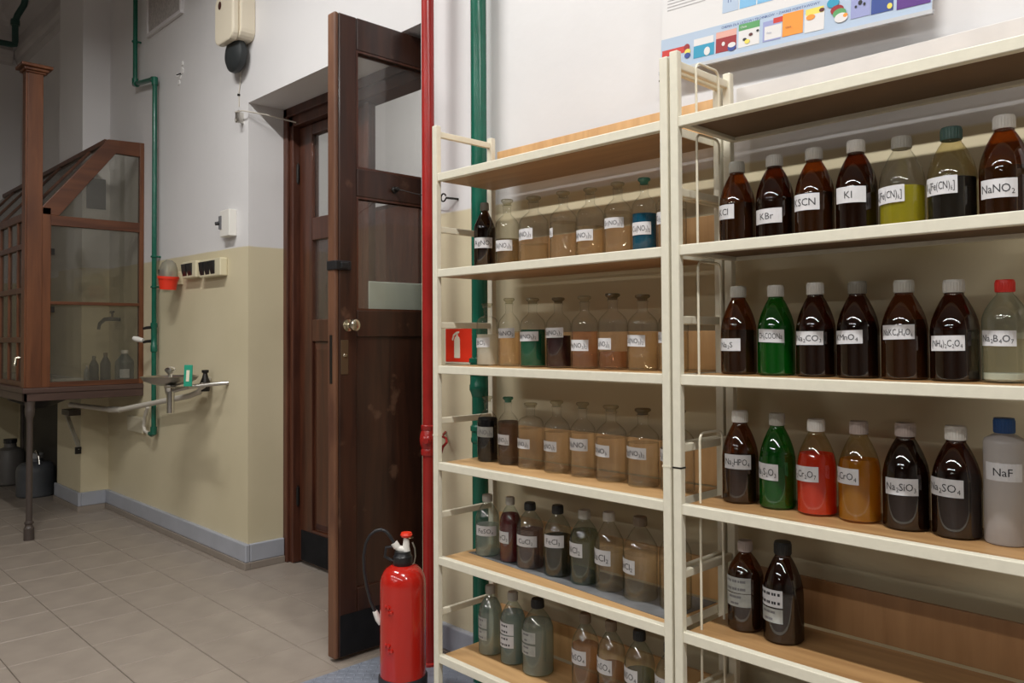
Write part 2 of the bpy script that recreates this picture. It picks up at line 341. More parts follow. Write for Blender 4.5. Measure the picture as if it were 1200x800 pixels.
def parent_world(p):
    v = Vector((0, 0, 0))
    while p: v += p.location; p = p.parent
    return v
def thing(name, label, cat, loc, group=None):
    o = bpy.data.objects.new(name, None); COL.objects.link(o); o.location = loc; o.empty_display_size = 0.05
    o['label'] = label; o['category'] = cat
    if group: o['group'] = group
    return o
def tag(o, label, cat, group=None):
    o['label'] = label; o['category'] = cat
    if group: o['group'] = group
    return o
def arc(c, r, a0, a1, n, plane='XZ'):
    out = []
    for i in range(n + 1):
        a = math.radians(a0 + (a1 - a0) * i / n); x, y = r * math.cos(a), r * math.sin(a)
        out.append({'XZ': (c[0] + x, c[1], c[2] + y), 'YZ': (c[0], c[1] + x, c[2] + y), 'XY': (c[0] + x, c[1] + y, c[2])}[plane])
    return out

# ------------------------------------------------------------------ lettering
GL = {}
def load_glyphs(chars):
    obs = []
    for ch in chars:
        cu = bpy.data.curves.new('glyph', 'FONT'); cu.body = ch; cu.resolution_u = 2; cu.size = 1.0
        o = bpy.data.objects.new('glyph', cu); COL.objects.link(o); obs.append((ch, o, cu))
    dg = bpy.context.evaluated_depsgraph_get()
    for ch, o, cu in obs:
        me = o.evaluated_get(dg).to_mesh()
        vs = [(v.co.x, v.co.y) for v in me.vertices]; fs = [tuple(p.vertices) for p in me.polygons]
        if vs:
            x0 = min(v[0] for v in vs); x1 = max(v[0] for v in vs)
            GL[ch] = ([(x - x0, y) for x, y in vs], fs, x1 - x0)
        o.evaluated_get(dg).to_mesh_clear()
    for ch, o, cu in obs:
        bpy.data.objects.remove(o); bpy.data.curves.remove(cu)
def layout(text, h):
    """'_' lowers the next character. Returns verts centred on 0, faces, width; h = capital height"""
    k = h / 0.70; x = 0; vs = []; fs = []; sub = False
    for ch in text:
        if ch == '_': sub = True; continue
        if ch == ' ': x += 0.28 * k; continue
        if ch not in GL: continue
        gv, gf, w = GL[ch]; s = k * (0.62 if sub else 1.0); dy = -0.16 * k if sub else 0
        o = len(vs); vs += [(x + a * s, b * s + dy) for a, b in gv]; fs += [tuple(i + o for i in f) for f in gf]
        x += (w + 0.085) * s; sub = False
    return [(a - x / 2, b - h / 2) for a, b in vs], fs, x
load_glyphs(sorted(set("AgNO3Ba()2lCuSrZnMdPbFeHKICNSBr46[]7.•CHEMIADLICEÓWTKZRPOSYiVTcRuhoaz") - {' '}))
GL['#'] = ([(0, 0.12), (1.0, 0.12), (1.0, 0.58), (0, 0.58)], [(0, 1, 2, 3)], 1.0)      # a word too small to read

# ------------------------------------------------------------------ ROOM
YW = 2.03
w = MB()
w.box(-6.44, -4.17, YW, YW + 0.35, 0, 4.7); w.box(-4.17, -2.62, YW, YW + 0.35, 2.56, 4.7); w.box(-2.62, 5.2, YW, YW + 0.35, 0, 4.7)
w.box(-9.3, -6.44, YW, YW + 0.35, 0, 4.7)
wall_back = w.build('wall_back', WALL, kind='structure', fix=False)
o = MB().box(-7.03, -6.44, 1.84, YW, 0, 4.7).build('trim_1', WALL, kind='structure'); o['label'] = 'painted wall pilaster behind the fume hood'
MB().box(-9.3, -9.08, -9.6, YW, 0, 4.7).build('wall_left', WALL, kind='structure')
MB().box(5.0, 5.2, -9.6, YW, 0, 4.7).build('wall_right', FARW, kind='structure')
MB().box(-9.3, 5.2, -9.8, -9.6, 0, 4.7).build('wall_front', FARW, kind='structure')
MB().box(-9.3, 5.2, -9.8, 5.0, 4.7, 4.8).build('ceiling', CEIL, kind='structure')
floor = MB().box(-9.3, 5.2, -9.8, 5.0, -0.1, -0.004).build('floor', FLOORM, kind='structure')
# corridor beyond the door
MB().box(-9.3, 5.2, 4.6, 4.8, 0, 4.7).build('wall_corridor', WALL, kind='structure')
MB().box(-2.2, -2.1, YW + 0.35, 4.6, 0, 4.7).build('wall_corridor_right', WALL, kind='structure')
MB().box(-7.6, -7.5, YW + 0.35, 4.6, 0, 4.7).build('wall_corridor_left', WALL, kind='structure')
# floor tiles near enough to be told apart: each a piece of the floor
tile_me = None; nt_ = 0
for j in range(-3, 5):
    for i in range(-12, 8):
        x0, y0 = TX + i * TS, TY + j * TS
        vis = False
        for cx, cy in ((x0, y0), (x0 + TS, y0), (x0, y0 + TS), (x0 + TS, y0 + TS)):
            d = Vector((cx, cy, 0)) - EYE; q = d.dot(FWD)
            if q > 0.3:
                px, py = 600 + FPX * d.dot(RIGHT) / q, CY - FPX * d.dot(UP) / q
                if -60 < px < 900 and py < 960: vis = True
        if not vis or y0 > 2.2: continue
        y1 = min(y0 + TS, 2.31); h = TS / 2 - 0.0016
        if tile_me is None:
            b = MB(); c = 0.0025
            b.add([(-h, -h, -0.006), (h, -h, -0.006), (h, h, -0.006), (-h, h, -0.006), (-h, -h, -c), (h, -h, -c), (h, h, -c), (-h, h, -c),
                   (-h + c, -h + c, 0), (h - c, -h + c, 0), (h - c, h - c, 0), (-h + c, h - c, 0)],
                  [(0, 1, 5, 4), (1, 2, 6, 5), (2, 3, 7, 6), (3, 0, 4, 7), (4, 5, 9, 8), (5, 6, 10, 9), (6, 7, 11, 10), (7, 4, 8, 11), (8, 9, 10, 11)])
            t = b.build('tile', TILE, floor); tile_me = t.data
        else:
            t = bpy.data.objects.new('tile', tile_me); COL.objects.link(t); t.parent = floor
        t.location = (x0 + TS / 2, y0 + TS / 2, 0.0 + random.uniform(-0.0004, 0.0004)); nt_ += 1
# skirting tiles and painted baseboards
def base(name, segs):
    a = MB(); b = MB()
    for (x0, x1, y0, y1, dx0, dx1, dy0) in segs:
        a.box(x0 - dx0, x1 + dx1, y0 - dy0, y1, 0.0, 0.038)
        b.box(x0 - dx0 * 0.8, x1 + dx1 * 0.8, y0 - dy0 * 0.8, y1, 0.038, 0.136)
    o = b.build(name, BASEP, kind='structure', bevel=0.006)
    p = a.build('skirting_tile', SKIRT, o, bevel=0.003, label='brown tile strip under the grey baseboard')
    return o
base('baseboard_back', [(-6.44, -4.17, YW, YW + 0.005, 0, 0.026, 0.028), (-2.62, 5.0, YW, YW + 0.005, 0.0, 0, 0.028)])
a = MB().box(-4.17, -4.144, YW + 0.005, 2.24, 0, 0.038); b = MB().box(-4.17, -4.149, YW + 0.005, 2.24, 0.038, 0.136)
o = b.build('baseboard_jamb', BASEP, kind='structure', bevel=0.006); a.build('skirting_tile', SKIRT, o, bevel=0.003)
a = MB().box(-7.03, -6.414, 1.812, 1.84, 0, 0.038).box(-6.44, -6.414, 1.84, 2.0, 0, 0.038)
b = MB().box(-7.03, -6.418, 1.818, 1.84, 0.038, 0.136).box(-6.44, -6.418, 1.84, 2.008, 0.038, 0.136)
o = b.build('baseboard_pilaster', BASEP, kind='structure', bevel=0.005); a.build('skirting_tile', SKIRT, o)
base('baseboard_alcove', [(-9.08, -7.03, YW, YW + 0.005, 0, 0, 0.028)])
# cornices
c = MB()
c.prism([(2.03, 3.96), (1.99, 3.98), (1.985, 4.02), (1.96, 4.04), (1.955, 4.09), (2.0, 4.10), (2.0, 4.26), (1.90, 4.30), (1.895, 4.35), (1.83, 4.40), (1.80, 4.50), (1.70, 4.58), (1.70, 4.70), (2.03, 4.70)], 'X', -9.08, -7.03)
o = c.build('trim_2', CORNICE, kind='structure'); o['label'] = 'stepped plaster cornice along the back wall'
c = MB()
c.prism([(-9.08, 3.96), (-9.04, 3.98), (-9.035, 4.02), (-9.01, 4.04), (-9.005, 4.09), (-9.05, 4.10), (-9.05, 4.26), (-8.95, 4.30), (-8.945, 4.35), (-8.88, 4.40), (-8.85, 4.50), (-8.75, 4.58), (-8.75, 4.70), (-9.08, 4.70)], 'Y', -9.6, 1.95)
o = c.build('trim_3', CORNICE, kind='structure'); o['label'] = 'stepped plaster cornice along the left wall'

# ------------------------------------------------------------------ lamps
def lamp(desc, x, y, z=3.72):
    t = thing('ceiling_lamp', desc, 'lamp', (x, y, z), 'ceiling lamps')
    m = MB(); m.prism([(-0.11, 0.0), (-0.06, 0.06), (0.06, 0.06), (0.11, 0.0), (0.10, 0.0), (0.055, 0.05), (-0.055, 0.05), (-0.10, 0.0)], 'X', -0.66 if y > 0 else -1.2, 0.66 if y > 0 else 1.2)
    m.v = [(a + x, b + y, cc + z) for a, b, cc in m.v]; m.build('housing', LAMPW, t)
    for sx in (-0.45, 0.45):
        MB().tube([(x + sx, y, z + 0.06), (x + sx, y, 4.7)], 0.006, 6).build('rod', LAMPW, t)
    ld = bpy.data.lights.new('lamp_tube', 'AREA'); ld.shape = 'RECTANGLE'; ld.size = 1.2 if y > 0 else 2.3; ld.size_y = 0.08 if y > 0 else 0.10
    ld.energy = LAMP_POWER if y > 0 else LAMP_POWER * 0.62; ld.color = LAMP_COLOR
    lo = bpy.data.objects.new('lamp_tube', ld); COL.objects.link(lo); lo.parent = t; lo.location = (0, 0, 0.02)
for x, y in LAMP_SPOTS:
    lamp('white strip lamp in the %s row from the shelf wall, %s of its row' % ({0.55: 'first', -2.2: 'second', -5.0: 'third', -7.6: 'fourth'}[y], {-3.2: 'left', -0.6: 'middle', 2.0: 'right'}[x]), x, y)
lamp('unseen strip lamp added to light the corridor beyond the door', -4.6, 3.4, 4.2)  # unseen lamp added to brighten the view into the corridor

# ------------------------------------------------------------------ DOORS
# frame in the recess
fr = MB()
FY0, FY1 = 2.26, 2.375
fr.box(-4.17, -4.095, FY0, FY1, 0, 2.56); fr.box(-2.695, -2.62, FY0, FY1, 0, 2.56); fr.box(-4.17, -2.62, FY0, FY1, 2.455, 2.56)
fr.box(-4.185, -4.13, FY0 - 0.018, FY0, 0, 2.56); fr.box(-4.17, -2.62, FY0 - 0.018, FY0, 2.51, 2.56)
door_frame = fr.build('trim_4', FRAMEW, kind='structure', bevel=0.004); door_frame['label'] = 'dark varnished wooden door frame in the recess'
def panel_raised(x0, x1, z0, z1, yf, depth=0.012):
    m = MB(); e = 0.035
    m.add([(x0, yf, z0), (x1, yf, z0), (x1, yf, z1), (x0, yf, z1), (x0 + e, yf - depth, z0 + e), (x1 - e, yf - depth, z0 + e), (x1 - e, yf - depth, z1 - e), (x0 + e, yf - depth, z1 - e)],
          [(4, 5, 6, 7), (0, 1, 5, 4), (1, 2, 6, 5), (2, 3, 7, 6), (3, 0, 4, 7), (0, 3, 2, 1)])
    return m
# closed left leaf
d1 = thing('door_1', 'closed left door leaf of dark varnished wood with two narrow glass panes', 'door', (-3.75, 2.32, 0))
d1['kind'] = 'structure'
Y0, Y1 = 2.30, 2.345
m = MB().box(-4.09, -3.955, Y0, Y1, 0.012, 2.45).box(-3.53, -3.405, Y0, Y1, 0.012, 2.45)
for z0, z1 in ((2.39, 2.45), (1.80, 1.925), (1.24, 1.36), (0.012, 0.2)): m.box(-3.955, -3.53, Y0, Y1, z0, z1)
m.box(-3.955, -3.53, Y0 + 0.014, Y1 - 0.008, 0.2, 1.24)
m.build('leaf_frame', DOORW, d1, bevel=0.004)
panel_raised(-3.945, -3.54, 0.21, 1.23, Y0 + 0.013).build('raised_panel', DOORW, d1)
for z0, z1 in ((1.925, 2.39), (1.36, 1.80)): MB().box(-3.955, -3.53, 2.318, 2.323, z0, z1).build('glass_pane', PANE, d1)
MB().box(-3.428, -3.39, Y0 - 0.012, Y0, 0.012, 2.45).build('meeting_strip', DOORW, d1, bevel=0.003)
MB().box(-4.065, -3.60, Y0 - 0.006, Y0, 0.02, 0.185).build('kick_plate', KICK, d1, label='black kick plate')
for z in (2.19, 0.37): MB().tube([(-4.098, Y0 - 0.008, z - 0.05), (-4.098, Y0 - 0.008, z + 0.05)], 0.011, 10).tube([(-4.098, Y0 - 0.008, z - 0.06), (-4.098, Y0 - 0.008, z + 0.06)], 0.006, 8).build('hinge', IRON, d1, smooth=True, label='dark iron hinge')
# open right leaf, swung into the room
d2 = thing('door_2', 'open door leaf of dark varnished wood with two glass panes and scuffed bottom', 'door', (-2.75, 2.0, 0)); d2['kind'] = 'structure'
X0, X1 = -2.775, -2.722
def leafbox(m, y0, y1, z0, z1, dx=0.0): return m.box(X0 + dx, X1 - dx, y0, y1, z0, z1)
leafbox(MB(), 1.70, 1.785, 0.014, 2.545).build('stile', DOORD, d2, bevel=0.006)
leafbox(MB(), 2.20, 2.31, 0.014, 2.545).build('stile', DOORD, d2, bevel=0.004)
MB().box(X0, X1, 1.682, 1.700, 0.014, 2.545).build('leading_edge', DOORE, d2, bevel=0.006, label='worn leading edge of the leaf, painted paler as if lit')
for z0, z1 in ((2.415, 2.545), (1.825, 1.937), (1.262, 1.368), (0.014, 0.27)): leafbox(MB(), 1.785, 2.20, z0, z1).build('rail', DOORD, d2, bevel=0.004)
pm = MB().box(X0 + 0.012, X1 - 0.012, 1.785, 2.20, 0.27, 1.262)
pm.build('lower_panel', DOORD, d2)
for z0, z1 in ((1.937, 2.415), (1.368, 1.825)):
    MB().box(-2.751, -2.746, 1.785, 2.20, z0, z1).build('glass_pane', PANE, d2)
    g = MB()
    for xx in (X1 - 0.012, X0 + 0.004):
        g.box(xx, xx + 0.008, 1.785, 1.793, z0, z1).box(xx, xx + 0.008, 2.192, 2.20, z0, z1).box(xx, xx + 0.008, 1.793, 2.192, z0, z0 + 0.008).box(xx, xx + 0.008, 1.793, 2.192, z1 - 0.008, z1)
    g.build('glazing_bead', DOORW, d2)
MB().box(X1, X1 + 0.003, 1.705, 2.29, 0.02, 0.178).build('kick_plate', KICK, d2, label='black kick plate')
MB().box(X0 - 0.002, X1 + 0.014, 1.678, 1.75, 1.525, 1.562).box(X1, X1 + 0.02, 1.70, 1.735, 1.53, 1.556).build('night_latch', BLACK, d2, bevel=0.004, label='black night latch')
kn = MB()
def turnx(m, y, z, prof, seg=20):
    b = MB().lathe(prof, 0, 0, seg); m.add([(X1 + zz, y + xx, z + yy) for xx, yy, zz in b.v], b.f); return m
turnx(kn, 1.742, 1.308, [(0.024, 0), (0.024, 0.004), (0.010, 0.007), (0.009, 0.03), (0.020, 0.036), (0.0245, 0.046), (0.022, 0.057), (0.012, 0.063)])
kn.build('door_knob', BRASSN, d2, smooth=True, label='round nickel door knob')
MB().box(X1, X1 + 0.004, 1.708, 1.742, 1.115, 1.25).build('keyhole_plate', BRONZE, d2, bevel=0.002)
turnx(MB(), 1.725, 1.19, [(0.008, 0.003), (0.009, 0.007), (0.0065, 0.012)], 12).build('lock_cylinder', BRASSN, d2, smooth=True)
MB().box(X0 + 0.018, X1 - 0.018, 1.6805, 1.683, 1.08, 1.27).build('lock_forend', IRON, d2)
MB().box(-2.7585, -2.7525, 1.862, 2.16, 1.372, 1.49).build('paper_sheet', plain('sheet_paper', (0.50, 0.54, 0.49), 0.6), d2, bevel=0.002, label='pale sheet stuck to the lower glass')
turnx(MB(), 1.965, 1.872, [(0.014, 0), (0.014, 0.006), (0.006, 0.010), (0.006, 0.02), (0.011, 0.024), (0.008, 0.032)], 14).build('hook_boss', IRON, d2, smooth=True)
# wire that holds the leaf to the wall ring
hk = thing('door_hook', 'thin dark wire hook from the open door to a ring in the wall', 'hook', (-2.44, 2.0, 1.80))
MB().tube([(X1 + 0.026, 1.967, 1.872), (-2.62, 1.982, 1.848), (-2.545, 1.988, 1.828), (-2.455, 1.992, 1.808)], 0.0022, 6).build('wire', IRON, hk, smooth=True)
MB().tube(arc((-2.435, 1.995, 1.807), 0.015, 20, 340, 18, 'XZ'), 0.0032, 6).build('ring', IRON, hk, smooth=True)
MB().tube([(-2.42, 1.995, 1.804), (-2.395, 2.012, 1.80), (-2.385, 2.03, 1.798)], 0.0045, 6).build('screw_eye', IRON, hk, smooth=True)
# made-up cupboard standing in for the dark reflection in the lower pane
cb = thing('added_cupboard', 'made-up dark brown cupboard in the corridor behind the lower door glass', 'cupboard', (-5.6, 4.3, 0))
MB().box(-7.0, -3.6, 4.1, 4.58, 0.0, 2.42).build('carcass', DOORD, cb)
for k in range(4):
    MB().box(-6.97 + k * 0.85, -6.17 + k * 0.85, 4.08, 4.1, 0.1, 2.38).build('cupboard_door', FRAMEW, cb, bevel=0.004)

# ------------------------------------------------------------------ PIPES
rp = thing('fire_pipe', 'red painted fire riser pipe from floor to ceiling beside the open door', 'pipe', (-2.455, 1.935, 0))
MB().lathe([(0.0245, 0), (0.0245, 4.7)], -2.455, 1.935, 20).build('pipe', RED, rp, smooth=True)
MB().lathe([(0.03, 0.805), (0.031, 0.81), (0.031, 0.825), (0.0285, 0.83), (0.034, 0.845), (0.036, 0.865), (0.034, 0.885), (0.0285, 0.90), (0.031, 0.905), (0.031, 0.918), (0.027, 0.922)], -2.455, 1.935, 20).build('coupling', RED, rp, smooth=True)
bm_ = MB().lathe([(0.018, 0.0), (0.018, 0.012), (0.011, 0.016), (0.011, 0.024)], 0, 0, 14)
q = MB(); dirv = Vector((0.62, -0.785, 0)); sdv = Vector((0.785, 0.62, 0))
q.add([Vector((-2.455, 1.935, 0.865)) + sdv * a + Vector((0, 0, 1)) * bb + dirv * (0.028 + cc) for a, bb, cc in bm_.v], bm_.f).build('drain_plug', RED, rp, smooth=True)
MB().lathe([(0.034, 0.0), (0.034, 0.012), (0.026, 0.016)], -2.455, 1.935, 20).build('floor_collar', RED, rp, smooth=True)
ph = thing('pipe_hook', 'small red painted hook in the wall beside the red pipe', 'hook', (-2.40, 2.0, 0.84))
p0 = onY(518, 511, 1.99); p1 = onY(523.5, 518, 1.98); p2 = onY(519, 523, 1.985); p3 = onY(517.5, 531, 2.0)
MB().tube([p0 + Vector((-0.03, 0.045, 0.012)), p0, (p0 + p1) / 2 + Vector((0.012, 0, 0.004)), p1, (p1 + p2) / 2 + Vector((0.002, 0, 0)), p2, p3], [0.005, 0.005, 0.005, 0.005, 0.005, 0.006, 0.003], 8).build('hook', RED, ph, smooth=True)

gp = thing('drain_pipe', 'thick green painted drain pipe with collars behind the left shelf unit', 'pipe', (-2.203, 1.975, 0))
GX, GYY = -2.203, 1.975
MB().lathe([(0.0295, 0), (0.0295, 4.7)], GX, GYY, 28).build('pipe', GREEN, gp, smooth=True)
MB().lathe([(0.030, 1.040), (0.033, 1.052), (0.039, 1.066), (0.039, 1.082), (0.036, 1.088), (0.036, 1.118), (0.040, 1.122), (0.040, 1.136), (0.036, 1.140), (0.036, 1.162), (0.040, 1.166), (0.040, 1.18), (0.030, 1.186)], GX, GYY, 28).build('collar', GREEN, gp, smooth=True)
MB().lathe([(0.030, 0.870), (0.034, 0.876), (0.034, 0.888), (0.032, 0.892), (0.032, 0.912), (0.036, 0.916), (0.036, 0.932), (0.030, 0.938)], GX, GYY, 28).build('collar', GREEN, gp, smooth=True)

sp = thing('gas_pipe', 'thin green painted pipe stepping down the wall beside the fume hood', 'pipe', (-5.44, 2.0, 0.63))
gy = 1.992
MB().tube([(-5.808, gy, 4.7), (-5.805, gy, 3.06), (-5.800, gy, 3.035), (-5.775, gy, 3.028), (-5.47, gy, 2.988), (-5.446, gy, 2.982), (-5.441, gy, 2.955), (-5.436, gy, 0.66), (-5.441, gy, 0.64), (-5.455, gy, 0.632), (-5.50, gy, 0.63)], 0.0155, 12).build('pipe', GREEN, sp, smooth=True)
for q_ in ([(-5.806, gy, 3.07), (-5.805, gy, 3.03), (-5.77, gy, 3.026)], [(-5.475, gy, 2.988), (-5.441, gy, 2.984), (-5.440, gy, 2.94)], [(-5.436, gy, 0.68), (-5.437, gy, 0.64), (-5.47, gy, 0.631)]): MB().tube(q_, 0.021, 12).build('elbow', GREEN, sp, smooth=True)
for z in (3.33, 1.80, 1.60):
    MB().lathe([(0.021, z - 0.006), (0.024, z), (0.021, z + 0.006)], -5.806 if z > 3 else -5.437, gy, 12).tube([(-5.80 if z > 3 else -5.43, gy, z), (-5.80 if z > 3 else -5.43, YW, z)], 0.007, 6).build('pipe_clip', GREEN, sp, smooth=True)
MB().lathe([(0.016, 1.17), (0.021, 1.175), (0.021, 1.215), (0.0185, 1.22), (0.0185, 1.33), (0.022, 1.335), (0.022, 1.36), (0.017, 1.365)], -5.4365, gy, 14).build('valve_body', GREEN, sp, smooth=True)
for z, wh in ((1.335, False), (1.245, True)):
    MB().tube([(-5.44, gy, z), (-5.475, gy - 0.035, z - 0.004), (-5.49, gy - 0.05, z - 0.01)], [0.011, 0.010, 0.008], 10).build('tap', IRON, sp, smooth=True)
    if wh: MB().tube([(-5.49, gy - 0.05, z + 0.002), (-5.535, gy - 0.075, z + 0.012), (-5.56, gy - 0.085, z + 0.018)], [0.014, 0.019, 0.014], 10).build('tap_handle', WHITEP, sp, smooth=True, label='white tap handle')

cp = thing('ceiling_pipe', 'dark green pipe with bends up near the ceiling above the fume hood', 'pipe', (-7.83, 1.70, 3.8))
pts = [(-8.6, 1.10, 3.99), (-8.6, 1.84, 4.018), (-8.6, 1.868, 4.024), (-8.6, 1.872, 4.06), (-8.6, 1.870, 4.24), (-8.58, 1.885, 4.30), (-8.55, 1.93, 4.40), (-8.5, 1.96, 4.6), (-8.5, 1.96, 4.7)]
pts = [(x * 0.91, y * 0.91, 1.26 + (z - 1.26) * 0.91) for x, y, z in pts[:-1]] + [(-7.74, 1.80, 4.72)]
MB().tube(pts, 0.026, 12).build('pipe', GREEND, cp, smooth=True)
MB().lathe([(0.034, 3.94), (0.036, 3.95), (0.036, 3.98), (0.034, 3.99)], -7.826, 1.703, 14).build('joint', GREEND, cp, smooth=True)

# ------------------------------------------------------------------ SHELF UNITS
SZ = [1.8090, 1.4865, 1.1638, 0.8430, 0.5290, 0.2060]
YF, YBK = 1.690, 1.958
def shelf_unit(name, label, xl, xr, zs, post_tops, right=False):
    t = thing(name, label, 'shelf', ((xl + xr) / 2, 1.82, 0))
    pw, pd = 0.0235, 0.021
    for k, xx in enumerate((xl, xr - pw)):
        zt = post_tops[k]
        MB().box(xx, xx + pw, YF - 0.004, YF - 0.004 + pd, 0, zt).build('post', CREAM2, t, bevel=0.003)
        MB().box(xx, xx + pw, YBK - pd, YBK, 0, zt).build('post', CREAM2, t, bevel=0.003)
    for z in (0.93,):
        for xx in (xl, xr - pw):
            MB().box(xx - 0.0006, xx + pw + 0.0006, YF - 0.0046, YF - 0.004 + pd + 0.0006, z, z + 0.004).build('post_joint', IRON if right else CREAM, t)
    for i, z in enumerate(zs):
        th = 0.026
        fx0, fx1 = xl + pw, xr - pw
        m = MB().box(fx0 - 0.004, fx1 + 0.004, YF, YF + 0.022, z - th, z).box(fx0, fx1, YBK - 0.028, YBK - 0.012, z - th, z - 0.003)
        m.box(fx0, fx0 + 0.018, YF + 0.022, YBK - 0.028, z - th, z - 0.003).box(fx1 - 0.018, fx1, YF + 0.022, YBK - 0.028, z - th, z - 0.003)
        sf = m.build('shelf_frame', CREAM2, t, bevel=0.002)
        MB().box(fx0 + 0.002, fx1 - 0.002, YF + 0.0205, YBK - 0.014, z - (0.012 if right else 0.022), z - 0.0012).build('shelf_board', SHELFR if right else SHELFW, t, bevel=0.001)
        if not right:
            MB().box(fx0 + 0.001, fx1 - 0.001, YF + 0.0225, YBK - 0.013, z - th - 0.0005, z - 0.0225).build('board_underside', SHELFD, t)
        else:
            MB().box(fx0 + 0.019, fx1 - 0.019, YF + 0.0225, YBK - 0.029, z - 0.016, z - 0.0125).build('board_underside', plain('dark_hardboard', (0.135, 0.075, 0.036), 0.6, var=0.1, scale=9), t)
        # upstand board along the back
        if not right:
            MB().box(xl + 0.03, xr - 0.016, 1.9595, 1.969, z + 0.0, z + 0.110 if i else z + 0.113).build('upstand', SHELFV, t, bevel=0.001)
        elif i in (0,):
            MB().box(xl + 0.03, xr - 0.006, 1.9595, 1.972, z + 0.0, z + 0.125).build('upstand', plain('white_upstand', (0.66, 0.64, 0.62), 0.45, var=0.05, scale=12), t, bevel=0.001, label='white painted upstand')
        elif i in (4, 5):
            MB().box(xl + 0.03, xr - 0.006, 1.9595, 1.969, z + 0.0, z + 0.118).build('upstand', wood('upstand_dark', (0.27, 0.135, 0.055), (0.37, 0.20, 0.085), 'Z', 0.42, 3, 9), t, bevel=0.001)
        for xx in (xl + 0.003, xr - 0.017):
            MB().box(xx, xx + 0.014, YF + 0.016, YBK - pd + 0.001, z + 0.125, z + 0.146).build('rung', CREAM, t, bevel=0.003)
    if right:
        for i, z in enumerate(zs):
            h = (0.142, 0.283, 0.283, 0.172, 0.283, 0.283)[i]
            gx = xl + 0.044; ya, yb = YF + 0.050, YF + 0.155
            pts = [(gx, ya, z - 0.002), (gx, ya, z + h - 0.02)] + arc((gx, ya + 0.018, z + h - 0.018), 0.018, 180, 90, 4, 'YZ') + arc((gx, yb - 0.018, z + h - 0.018), 0.018, 90, 0, 4, 'YZ') + [(gx, yb, z - 0.002)]
            MB().tube(pts, 0.0032, 8).build('wire_guard', CREAM, t, smooth=True)
    return t
UL = shelf_unit('shelf_unit', 'tall cream metal shelf unit with wooden shelves of clear stoppered bottles', -2.118, -1.169, SZ, (1.972, 1.968))
UR = shelf_unit('shelf_unit', 'tall cream metal shelf unit at right holding big brown bottles', -1.1616, -0.20, SZ, (1.976, 1.976), True)

# ------------------------------------------------------------------ BOTTLES
EC = Vector((0, 0))
PROF = {
 'stopper': dict(body=[(0.93, 0), (1.0, 0.018), (1.0, 0.60), (0.985, 0.63), (0.93, 0.66), (0.80, 0.695), (0.60, 0.735), (0.42, 0.765), (0.34, 0.785), (0.325, 0.82), (0.35, 0.90), (0.40, 0.905), (0.40, 0.918), (0.36, 0.922)], cap=[(0.325, 0.915), (0.335, 0.945), (0.49, 0.965), (0.52, 0.978), (0.50, 0.992), (0.44, 1.0)]),
 'round': dict(body=[(0.93, 0), (1.0, 0.018), (1.0, 0.64), (0.985, 0.68), (0.94, 0.715), (0.85, 0.745), (0.70, 0.768), (0.45, 0.785), (0.34, 0.80), (0.325, 0.83), (0.36, 0.925), (0.47, 0.94), (0.47, 0.955), (0.40, 0.96)], cap=[(0.34, 0.93), (0.36, 0.955), (0.50, 0.972), (0.52, 0.985), (0.46, 1.0)]),
 'cone': dict(body=[(0.92, 0), (1.0, 0.018), (1.0, 0.60), (0.985, 0.635), (0.93, 0.665), (0.78, 0.72), (0.55, 0.80), (0.38, 0.855), (0.33, 0.87), (0.33, 0.90)], cap=[(0.385, 0.885), (0.405, 0.89), (0.405, 0.985), (0.37, 1.0)]),
 'ogive': dict(body=[(0.92, 0), (1.0, 0.018), (1.0, 0.44), (0.995, 0.49), (0.97, 0.54), (0.915, 0.60), (0.83, 0.66), (0.72, 0.72), (0.585, 0.78), (0.47, 0.825), (0.405, 0.845), (0.39, 0.86), (0.40, 0.866), (0.36, 0.868), (0.36, 0.89)], cap=[(0.415, 0.871), (0.43, 0.875), (0.43, 0.985), (0.40, 1.0)]),
 'round_shoulder': dict(body=[(0.92, 0), (1.0, 0.018), (1.0, 0.58), (0.985, 0.62), (0.94, 0.66), (0.83, 0.715), (0.62, 0.785), (0.42, 0.84), (0.34, 0.86), (0.33, 0.89)], cap=[(0.395, 0.878), (0.41, 0.882), (0.41, 0.985), (0.37, 1.0)]),
 'plastic': dict(body=[(0.94, 0), (1.0, 0.015), (1.0, 0.785), (0.985, 0.81), (0.93, 0.832), (0.72, 0.852), (0.55, 0.868), (0.45, 0.875), (0.45, 0.89)], cap=[(0.48, 0.880), (0.495, 0.884), (0.495, 0.99), (0.47, 1.0)]),
}
def lerp_r(prof, z):
    for (r0, z0), (r1, z1) in zip(prof, prof[1:]):
        if z0 <= z <= z1 and z1 > z0: return r0 + (r1 - r0) * (z - z0) / (z1 - z0)
    return prof[-1][0]
